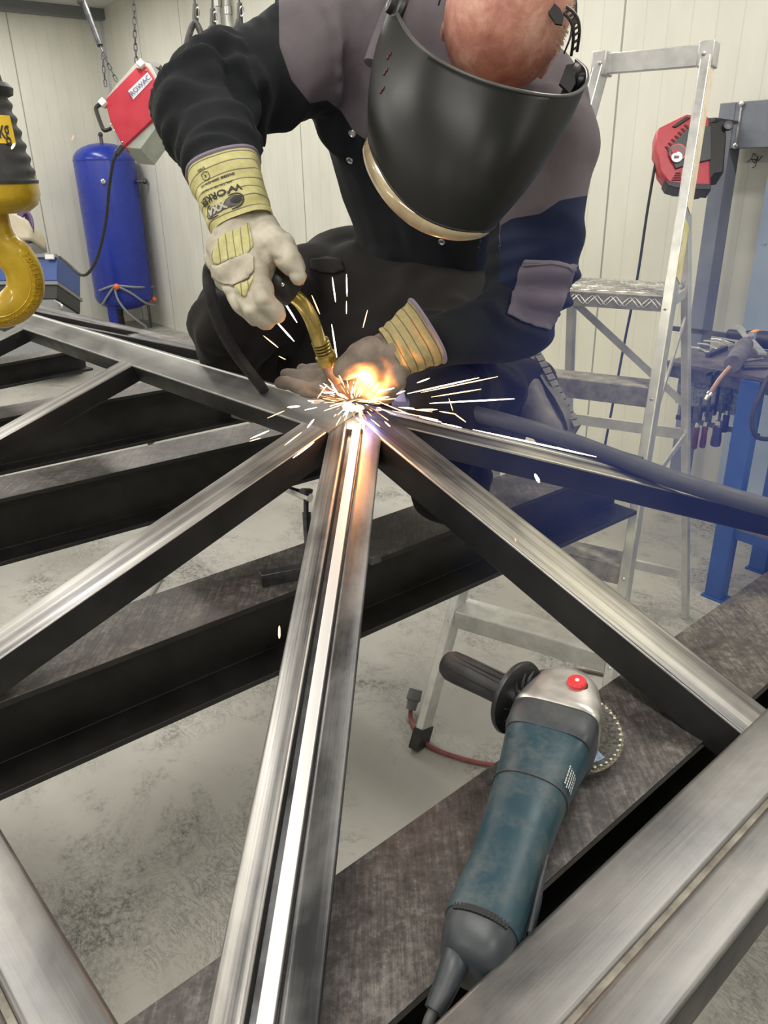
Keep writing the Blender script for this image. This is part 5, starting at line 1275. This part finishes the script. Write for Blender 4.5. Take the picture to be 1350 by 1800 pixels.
# cloth back of the hand, gathered at the wrist
def hd_(px, py, k): return P(px, py, k)
def gdisp(c, n_): return .0014*noise.noise(c*45)+.0020*noise.noise(c*20)-.0030*ridge(noise.noise(V((c.x*22, c.y*22, c.z*34))+V((4, 4, 1))))
hand = [(hd_(425, 400, 1.205), .042, hd_(408, 445, 1.20), .043), (hd_(452, 405, 1.205), .036, hd_(470, 430, 1.19), .033), (hd_(408, 445, 1.20), .043, hd_(412, 478, 1.19), .037), (hd_(430, 430, 1.20), .043, hd_(448, 470, 1.18), .036),
        (hd_(390, 455, 1.20), .030, hd_(398, 480, 1.19), .024)]
def finger(pts, rs): return chaincaps([hd_(*p) for p in pts], rs)
fing = finger([(470, 420, 1.180), (492, 432, 1.160), (508, 458, 1.148), (527, 487, 1.145)], [.029, .0250, .0205, .0130])         # index, pointing along the torch
fing += finger([(448, 462, 1.170), (455, 497, 1.143), (467, 530, 1.140), (487, 552, 1.155)], [.0235, .0205, .0185, .0160])           # middle
fing += finger([(426, 476, 1.178), (431, 512, 1.152), (444, 544, 1.150), (470, 566, 1.165)], [.0215, .0195, .0175, .0155])           # ring
fing += finger([(404, 482, 1.188), (411, 510, 1.168), (424, 536, 1.166), (448, 558, 1.180)], [.0195, .0170, .0155, .0140])            # little
fing += finger([(470, 418, 1.215), (494, 432, 1.225), (512, 462, 1.215), (524, 486, 1.195)], [.026, .024, .020, .015])         # thumb, behind
palmz = P(400, 470, 1.2)
def gm(c):
    # leather on the knuckle side and fingers, striped canvas over the back near the wrist
    r = (c-CAM); k = dep(c); lc = ROT.transposed() @ (c-CAM); px, py = CX+FPX*lc.x/k, CY-FPX*lc.y/k
    return 0
hg_ = fuse('glove_hand', hand+fing, .0027, [M_LEATH], GR, 2, gdisp, post=1)
# canvas panel on the back of the hand and the leather knuckle patch: thin shells hugging the hand
from mathutils.bvhtree import BVHTree
def bvh_of(o):
    off = world_loc(o.parent); return BVHTree.FromPolygons([v.co+off for v in o.data.vertices], [tuple(p.vertices) for p in o.data.polygons])
def patch(name, poly, base, m, parent, lift=.0016, k=1.15, res=.0045, uvscale=1.0, th=.0014):
    """sheet of cloth or leather laid over base: outline poly given where it is seen, dropped on to the surface"""
    bv = bvh_of(base) if not isinstance(base, BVHTree) else base
    xs = [p[0] for p in poly]; ys = [p[1] for p in poly]; st = res*FPX/k
    def inside(x, y):
        c = False; n = len(poly)
        for i in range(n):
            x1, y1 = poly[i]; x2, y2 = poly[(i+1) % n]
            if (y1 > y) != (y2 > y) and x < (x2-x1)*(y-y1)/(y2-y1)+x1: c = not c
        return c
    nx = int((max(xs)-min(xs))/st)+2; ny = int((max(ys)-min(ys))/st)+2
    grid = {}; mb = MB(); uvs = {}
    def clampin(x, y):
        if inside(x, y): return x, y
        best = None
        for i in range(len(poly)):
            x1, y1 = poly[i]; x2, y2 = poly[(i+1) % len(poly)]; L2 = (x2-x1)**2+(y2-y1)**2; t = max(0, min(1, ((x-x1)*(x2-x1)+(y-y1)*(y2-y1))/L2))
            qx, qy = x1+(x2-x1)*t, y1+(y2-y1)*t; d = (qx-x)**2+(qy-y)**2
            if best is None or d < best[0]: best = (d, qx, qy)
        return (best[1], best[2]) if best[0] < (st*1.01)**2 else None
    for j in range(ny+1):
        for i in range(nx+1):
            q = clampin(min(xs)+i*st, min(ys)+j*st)
            if not q: continue
            r = ray(*q).normalized(); h = bv.ray_cast(CAM, r)
            if h[0] is None: continue
            n_ = h[1]; n_ = n_ if n_.dot(r) < 0 else -n_
            grid[(i, j)] = len(mb.v); mb.v.append(h[0]+n_*lift); uvs[(i, j)] = ((i*res)*uvscale, (j*res)*uvscale)
    for (i, j) in list(grid):
        q = [(i, j), (i+1, j), (i+1, j+1), (i, j+1)]
        if all(a in grid for a in q):
            ps = [mb.v[grid[a]] for a in q]
            if max((ps[0]-ps[2]).length, (ps[1]-ps[3]).length) < res*6: mb.face([grid[a] for a in q], 0, [uvs[a] for a in q])
    o = mb.build(name, m, parent, angle=80); s = o.modifiers.new('thick', 'SOLIDIFY'); s.thickness = th; s.offset = -1
    return o
M_CANV = stripe_mat('yellow_striped_canvas_back', (.42, .39, .15), (.58, .54, .28), (.11, .085, .09), .0115, 0.15)
patch('canvas_back', [(372, 450), (380, 425), (392, 412), (420, 402), (436, 392), (440, 400), (446, 432), (434, 448), (402, 456), (384, 466), (374, 462)], hg_, M_CANV, GR)
patch('knuckle_patch', [(372, 466), (386, 468), (404, 458), (436, 446), (446, 450), (447, 478), (438, 490), (410, 503), (392, 500), (376, 490)], hg_, M_LEATH, GR, .0034)
patch('canvas_back', [(414, 502), (438, 492), (446, 486), (440, 505), (432, 522), (424, 520)], hg_, M_CANV, GR, .0014)
# print on the cuff: upside down for the camera, it reads towards the hand
M_INK = mat('faded_black_ink', (.035, .03, .035), .8)
axd = (cB-cA).normalized()
def cuffp(a, b, o=.0012):
    """a: metres around from the centre line (+ right in the picture), b: metres from the open end"""
    return cpt(b/CLEN, pi/2-a/.052, o)
def ctext(body, size, a0, b0, bold=.0003, nm='cuff_print'):
    mb = MB(); add_text(mb, body, size, lambda x, y: cuffp(a0-x, b0+y, .0012), 0, bold); return mb.build(nm, M_INK, GR, smooth=False)
_tst = cuffp(.02, .05)-cuffp(0, .05); sgn = 1 if _tst.dot(VIEWX) > 0 else -1
if sgn < 0:
    _o = cuffp
    def cuffp(a, b, o=.0012): return _o(-a, b, o)
ctext('WORKER', .0150, -.018, .066); ctext('ARTIC NR 17 70210.X', .0045, -.016, .0535, .0001); ctext('EN388 2004-4244-XX', .0050, -.012, .0430, .0002); ctext('2162X', .0045, -.022, .0200, .0002)
mb = MB()
for (o_, i_) in ((1.0, .88),):
    L_ = [(-.042+.0, .0815+.0)]; 
    def pill(w, h, n=40):
        out = []
        for q in range(n):
            a_ = 2*pi*q/n; c, s_ = cos(a_), sin(a_); out.append(((w-h)*(1 if c > 0 else -1)+h*c, h*s_))
        return out
    P0, P1 = pill(.030, .0115), pill(.0282, .0097)
    mb.rings([[cuffp(-.018-x, .0850+y, .0012) for x, y in pl_] for pl_ in (P0, P1)], 0, False)
mb.build('logo_outline', M_INK, GR, smooth=False)
mb = MB(); mb.rings([[cuffp(-.018-x*s_, .0850+y*s_, .0011) for x, y in pill(.0265, .0085)] for s_ in (1.0, .6, .2, .01)], 0, False); mb.build('logo_field', mat('grey_ink', (.12, .11, .11), .8), GR, smooth=False)
mb = MB(); add_text(mb, 'XXA', .0165, lambda x, y: cuffp(-.024-x, .0850+y, .0020), 0, .0009); mb.build('logo_lettering', mat('pale_ink', (.42, .40, .30), .8), GR, smooth=False)
mb = MB(); mb.rings([[cuffp(.004+r_*cos(q), .0850+r_*sin(q), .0021) for q in [2*pi*i/16 for i in range(16)]] for r_ in (.0055, .002, .0001)], 0, False); mb.build('logo_dot', M_INK, GR, smooth=False)
mb = MB(); mb.rings([[cuffp(-.020+w_*x, .0315+w_*y, .0012) for x, y in [(-.006, -.004), (-.006, .004), (0, .0075), (.006, .004), (.006, -.004), (0, -.0065)]] for w_ in (1, .85)], 0, False); mb.build('shield_mark', M_INK, GR, smooth=False)
ctext('4', .0055, -.020, .0315)

# left-hand glove (image right)
k2 = 1.29
dA, dB = P(752, 583, 1.27), P(688, 622, 1.27)
cf2, cpt2, _ = glove_cuff(GL, dA, dB, .0570, .0420, .047, .038, M_CUFF2, VIEWUP*.86+VIEWX*.5)
hand2 = [(P(690, 620, 1.27), .040, P(655, 645, 1.27), .042), (P(655, 645, 1.27), .042, P(640, 662, 1.29), .034), (P(690, 640, 1.27), .036, P(672, 672, 1.27), .028)]
hand2 += finger([(655, 622, 1.25), (630, 630, 1.235), (605, 650, 1.235)], [.030, .026, .0195])                                 # thumb on top
hand2 += finger([(688, 648, 1.262), (695, 672, 1.255), (680, 694, 1.262), (657, 697, 1.275)], [.0245, .0205, .0185, .0155])         # index curled down
hand2 += finger([(650, 660, 1.30), (600, 662, 1.34), (560, 655, 1.38), (532, 651, 1.41)], [.0235, .0195, .0180, .0145])            # the others laid out on the steel
hand2 += finger([(645, 672, 1.29), (592, 674, 1.325), (545, 664, 1.365), (506, 657, 1.395)], [.0215, .0190, .0170, .0135])
hand2 += finger([(640, 684, 1.28), (585, 690, 1.305), (535, 683, 1.335), (494, 671, 1.37)], [.0205, .0180, .0160, .0130])
fuse('glove_hand', hand2, .0027, [M_LEATHD], GL, 2, gdisp, post=1)

patch('sleeve_pocket', [(922, 455), (965, 459), (1009, 470), (999, 505), (982, 548), (964, 581), (940, 576), (912, 566), (888, 553), (902, 510)], jk, cloth('mauve_pocket_cloth', (.135, .115, .15), (.18, .155, .195)), MAN, .0060, 1.3, .007, 1.0, .003)
patch('pocket_hem', [(922, 455), (965, 459), (1009, 470), (1007, 478), (965, 468), (920, 464)], jk, cloth('mauve_pocket_hem', (.16, .14, .175), (.20, .175, .215)), MAN, .0085, 1.3, .006, 1.0, .003)
_sb = bvh_of(SHO)
def onsh(x, y):
    h = _sb.ray_cast(CAM, ray(x, y).normalized()); n_ = h[1] if h[1].dot(ray(x, y)) < 0 else -h[1]; return h[0]+n_*.0006
for i, (cx_, cy_) in enumerate(((672, 158), (678, 126), (684, 98))):      # worn, unreadable red marks
    mb = MB(); mb.tube([onsh(cx_-4+2*k, cy_+6-3*k+2*(k % 2)) for k in range(5)], [.0012, .0018, .0014, .0018, .0009], 5); mb.build('faded_mark', mat('faded_red_mark', (.11, .025, .03), .5), SHO)
_tb = bvh_of(TROU)
patch('pocket_flap', [(546, 458), (575, 453), (600, 458), (606, 476), (590, 482), (562, 480), (545, 474)], TROU, cloth('flap_cloth', (.014, .013, .013), (.022, .020, .019)), MAN, .005, 1.7, .008, 1.0, .003)

# ------------------------------------------------------------ boots
M_BOOT = noisy('grey_worn_boot_leather', (.09, .085, .095), (.20, .19, .21), 16, (.5, .75), 0, .3, .001, 6)
M_SOLE = noisy('grey_boot_sole', (.13, .125, .125), (.22, .21, .21), 24, (.6, .8), 0, .3, .001, 5)
def boot(heel, toe, solen, ankle, sc=1.0, parent=MAN):
    d = (toe-heel).normalized(); u = (solen-d*solen.dot(d)).normalized(); w = d.cross(u); L = (toe-heel).length
    bt = bpy.data.objects.new('work_boot', None); COL.objects.link(bt); bt.parent = parent; bt.location = heel-world_loc(parent)
    q = lambda t, a, b: heel+d*L*t+u*a+w*b
    caps = [(q(.14, .045, 0), .040, q(.45, .045, 0), .043), (q(.45, .045, 0), .043, q(.86, .036, 0), .036), (q(.16, .06, 0), .042, ankle, .055), (q(.30, .085, 0), .040, ankle, .050)]
    fuse('boot_upper', caps, .004, [M_BOOT], bt, 4, lambda c, n_: .0016*noise.noise(c*35)+.002*sin((c-heel).dot(d)*90)*max(0, noise.noise(c*14)))
    outl = [(-.03, .030), (.10, .037), (.30, .034), (.45, .036), (.62, .044), (.80, .044), (.94, .034), (1.0, .015)]
    mb = MB(); rg = []
    for t, hw in outl: rg.append([q(t, .012, -hw), q(t, .012, hw), q(t, -.004, hw*1.05), q(t, -.004, -hw*1.05)])
    mb.rings(rg); so = mb.build('boot_sole', M_SOLE, bt, angle=50)
    for i in range(13):
        t = .0+i*.078; hw = .040; mb = MB(); mb.box(q(t, -.006, 0), d*L*.034, u*.009, w*hw*1.02); mb.build('tread_lug', M_SOLE, bt, bevel=.001)
    for i in range(5):
        mb = MB(); c = q(.42+.06*i-.0, .088-.004*i, 0); mb.tube([c-w*.03-u*.01, c+u*.003, c+w*.03-u*.01], .0028, 6); mb.build('boot_lace', M_RUBBER, bt)
    return bt
# toe down, heel up, sole turned to the right of the picture
boot(P(925, 628, 1.70), P(1003, 772, 1.62), (-(VIEWX*.80+VIEWUP*.46)+VIEWB*.30).normalized(), P(900, 690, 1.72))
boot(P(500, 700, 2.05), P(420, 730, 1.95), V((0, 0, 1)), AR)

# ------------------------------------------------------------ MIG torch
M_BRASS = noisy('worn_brass_neck', (.36, .27, .06), (.62, .50, .20), 26, (.25, .45), .85, .2, .0008, 5)
M_COP = noisy('hot_copper_nozzle', (.28, .18, .14), (.48, .34, .28), 22, (.25, .45), .85, .2, .0008, 5)
TO = thing('welding_torch', P(560, 600, 1.3), 'black-handled welding torch with brass swan neck, held in the gloved hand', 'welding torch')
hpz = [P(440, 470, 1.235), P(470, 486, 1.215), P(500, 502, 1.20), P(520, 516, 1.205)]
mb = MB(); mb.tube(spline(hpz, 5), [.024]*5+[.027]*5+[.026]*5+[.019], 20); mb.build('handle', M_BLACKP, TO)
mb = MB(); mb.sphere(P(497, 500, 1.172), .0035, 8); mb.build('handle_screw', M_CHROME, TO)
mb = MB(); mb.sphere(P(517, 497, 1.176), .003, 8); mb.build('handle_screw', M_CHROME, TO)
np_ = spline([P(514, 518, 1.20), P(530, 532, 1.205), P(546, 558, 1.22), P(557, 588, 1.24), P(562, 604, 1.25)], 8)
mb = MB(); mb.tube(np_, .0118, 20); mb.build('swan_neck', M_BRASS, TO)
a_, b_ = P(562, 598, 1.25), P(573, 628, 1.27); nd = (b_-a_).normalized(); L_ = (b_-a_).length
for i in range(5):
    mb = MB(); c = a_+nd*L_*(.02+.17*i); mb.lathe(c, nd, [(0, .0125), (.0006, .0148), (.0028, .0150), (.0034, .0125)], 24); mb.build('collar_ring', M_BRASS, TO)
mb = MB(); mb.lathe(a_, nd, [(0, .0118), (L_, .012)], 20); mb.build('collar_core', M_BLACKP, TO)
c_ = P(572, 622, 1.268); e_ = P(607, 706, 1.315); nd2 = (e_-c_).normalized(); Ln = (e_-c_).length
mb = MB(); mb.lathe(c_, nd2, [(0, .014), (.001, .0182), (.017, .0186), (.019, .016)], 28); mb.build('brass_sleeve', M_BRASS, TO)
mb = MB(); mb.lathe(c_+nd2*.018, nd2, [(0, .0150), (.012, .0152), (.030, .0140), (Ln-.034, .0115), (Ln-.032, .0112), (Ln-.032, .0075)], 28); mb.build('nozzle', M_COP, TO)
mb = MB(); mb.lathe(c_+nd2*(Ln-.016), nd2, [(0, .004), (.006, .0035), (.012, .0008), (.016, .0008)], 12); mb.build('contact_tip', M_COP, TO)
cab = spline([P(446, 474, 1.235), P(410, 470, 1.27), P(380, 465, 1.30), P(367, 476, 1.32), P(370, 520, 1.34), P(388, 575, 1.39), P(415, 622, 1.44), P(450, 668, 1.49), P(490, 720, 1.60)], 8)
mb = MB(); mb.tube(cab, .0105, 16); mb.build('torch_cable', M_RUBBER, TO)
# grey steel offcut held behind the weld
kk = 1.36
mb = MB(); mb.prism([P(672, 700, 1.33), P(690, 668, kk), P(697, 657, kk), P(706, 672, kk), P(714, 706, 1.33), P(700, 706, 1.33)], V((0, .006, .002)))
tag(mb.build('steel_wedge', mat('pale_steel_plate', (.42, .44, .45), .4, .6)), 'small pale triangular steel plate standing beside the curled glove', 'steel plate')

# ------------------------------------------------------------ arc, sparks
ARC = P(611, 714, 1.318)
def emis(name, col, st): return mat(name, (0, 0, 0), .5, 0, 0, col, st)
mb = MB(); mb.sphere(ARC, .0085, 12); mb.sphere(ARC+VIEWX*.008+V((0, 0, -.003)), .006, 10)
tag(mb.build('welding_arc', emis('white_hot_arc', (1, .86, .62), 60)), 'white-hot welding arc at the torch tip', 'arc')
mb = MB(); mb.sphere(ARC+VIEWX*.019-V((0, 0, .003)), (.009, .007, .005), 10); tag(mb.build('molten_pool', emis('molten_steel', (1, .42, .08), 14)), 'orange molten pool just right of the welding arc', 'molten metal')
point('arc_glow', ARC+VIEWB*.085+VIEWUP*.022+VIEWX*.030, 1.4, (1, .36, .10), .012)
point('arc_glow', ARC+VIEWB*.020+VIEWX*.030-VIEWUP*.002, .4, (1, .42, .14), .010)
point('arc_glow', ARC+V((.05, .03, .050)), .5, (.30, .40, 1.0), .012)
ES = [emis('spark_white', (1, .90, .74), 7), emis('spark_amber', (1, .60, .25), 5), emis('spark_red', (1, .26, .10), 3)]
def where(x, y):
    if x < 60: return 'bright spark in front of the black hook block'
    if x < 200: return 'faint red spark in front of the wall beside the hook'
    if y > 1000: return 'small glowing spark in front of the crossing I-beam left of the bars'
    if x > 890 and y > 780 and x < 1000: return 'glowing spark falling in front of the right-hand hip beam'
    if y < 560: return 'spark high above the torch neck in front of the dark jacket'
    if y < 650: return 'spark between the torch hand and the arc, against dark trousers'
    if x < 560: return 'spark left of the weld over the left rafter'
    if x > 730 and y < 712: return 'long spark flying right across the dark trousers'
    if x > 660: return 'spark skimming right along the right-hand hip beam'
    return 'short spark bursting close around the arc'
def spark(x0, y0, x1, y1, k=1.26, r=.0011, m=0, into=None):
    a, b = P(x0, y0, k), P(x1, y1, k); mb = into or MB(); r *= .72; mb.tube([a, lerp(a, b, .25), lerp(a, b, .75), b], [r*.3, r, r*1.15, r*.4], 6)
    if into is None: l = where(x0, y0); tag(mb.build('flying_spark', ES[m]), l, 'spark', l.replace('spark', 'sparks', 1))
big = [(485, 507, 522, 567, .0016), (481, 560, 517, 600, .0016), (463, 590, 489, 611, .0010), (584, 487, 590, 531, .0013), (609, 482, 610, 521, .0013), (609, 529, 609, 552, .001), (548, 519, 562, 552, .0011),
 (583, 570, 592, 628, .0015), (646, 545, 638, 576, .0010), (490, 626, 502, 632, .0007), (675, 638, 700, 608, .0011), (716, 692, 842, 664, .0013), (740, 690, 875, 662, .0010), (758, 698, 846, 684, .0011), (755, 709, 904, 701, .0015),
 (733, 673, 755, 665, .0012), (733, 720, 769, 720, .0012), (772, 723, 802, 728, .0011), (797, 726, 819, 742, .001), (789, 700, 796, 722, .0007), (505, 716, 527, 714, .0020), (565, 690, 588, 690, .0014), (541, 704, 552, 707, .0012),
 (440, 771, 473, 757, .0012), (438, 776, 458, 770, .0007), (515, 805, 552, 777, .0018), (540, 752, 552, 737, .0016), (500, 783, 530, 760, .0009), (737, 733, 776, 742, .0013), (776, 744, 812, 752, .0012), (831, 755, 1048, 803, .0016),
 (637, 733, 640, 760, .0022), (668, 702, 712, 687, .0017), (604, 676, 596, 660, .0012), (622, 684, 630, 665, .0012), (652, 737, 668, 750, .0011), (662, 690, 693, 682, .0014), (620, 740, 623, 775, .0015), (558, 700, 575, 676, .0011),
 (583, 676, 594, 693, .0018), (470, 735, 500, 722, .0008), (676, 741, 686, 750, .0012), (702, 716, 728, 718, .0014), (660, 704, 720, 728, .0009), (690, 722, 770, 738, .0009), (700, 716, 760, 724, .0008)]
for i, (a, b, c, d_, r) in enumerate(big): spark(a, b, c, d_, 1.25 if i % 3 else 1.20, r, 0 if r > .00115 else 1)
spark(940, 833, 948, 848, 1.1, .0028, 0); spark(491, 1100, 491, 1122, 1.0, .0018, 1); spark(20, 262, 26, 252, 1.1, .0022, 1); spark(126, 246, 130, 238, 1.1, .0007, 2); spark(905, 946, 907, 952, 1.0, .001, 2)
random.seed(5)
SB = [MB(), MB(), MB()]
for i in range(120):
    a = random.uniform(0, 2*pi); r0 = random.uniform(6, 60)*random.uniform(.4, 1); L = random.uniform(4, 24)*(1.5 if abs(sin(a)) < .5 else 1); q = random.choice((0, 1, 1, 2))
    cx_, cy_ = 622+r0*cos(a)*1.3, 706+r0*sin(a)*.7
    spark(cx_, cy_, cx_+L*cos(a), cy_+L*sin(a)*.8, random.uniform(1.19, 1.27), random.uniform(.0004, .0009), q, SB[q])
for q, l in ((0, 'white'), (1, 'amber'), (2, 'red')): tag(SB[q].build('spark_burst', ES[q]), 'countless fine '+l+' sparks bursting around the welding arc', 'sparks', None, 'stuff')

# ------------------------------------------------------------ thin blue welding smoke drifting to the right
m = bpy.data.materials.new('welding_smoke'); m.use_nodes = True; t = m.node_tree; t.nodes.clear()
out = t.nodes.new('ShaderNodeOutputMaterial'); vs = t.nodes.new('ShaderNodeVolumeScatter'); vs.inputs['Color'].default_value = (.10, .19, 1, 1); vs.inputs['Anisotropy'].default_value = .1
tc = t.nodes.new('ShaderNodeTexCoord').outputs['Generated']
g = N(t, 'ShaderNodeTexGradient', _gradient_type='SPHERICAL'); t.links.new(mapping(t, tc, (2, 2, 2), (0, 0, 0), (-1, -1, -1)), g.inputs[0])
den = mth(t, 'MULTIPLY', mth(t, 'SMOOTH_MIN', mth(t, 'MULTIPLY', g.outputs['Fac'], 2.0), 1.0, .2), SMOKE)
t.links.new(den, vs.inputs['Density']); t.links.new(vs.outputs[0], out.inputs['Volume'])
mb = MB(); mb.sphere(P(1160, 780, 1.30), (.42, .40, .46), 12, 0, (VIEWX, VIEWB, VIEWUP))
tag(mb.build('welding_smoke', m, None), 'thin bluish welding smoke hanging over the right-hand beams', 'smoke', None, 'stuff')
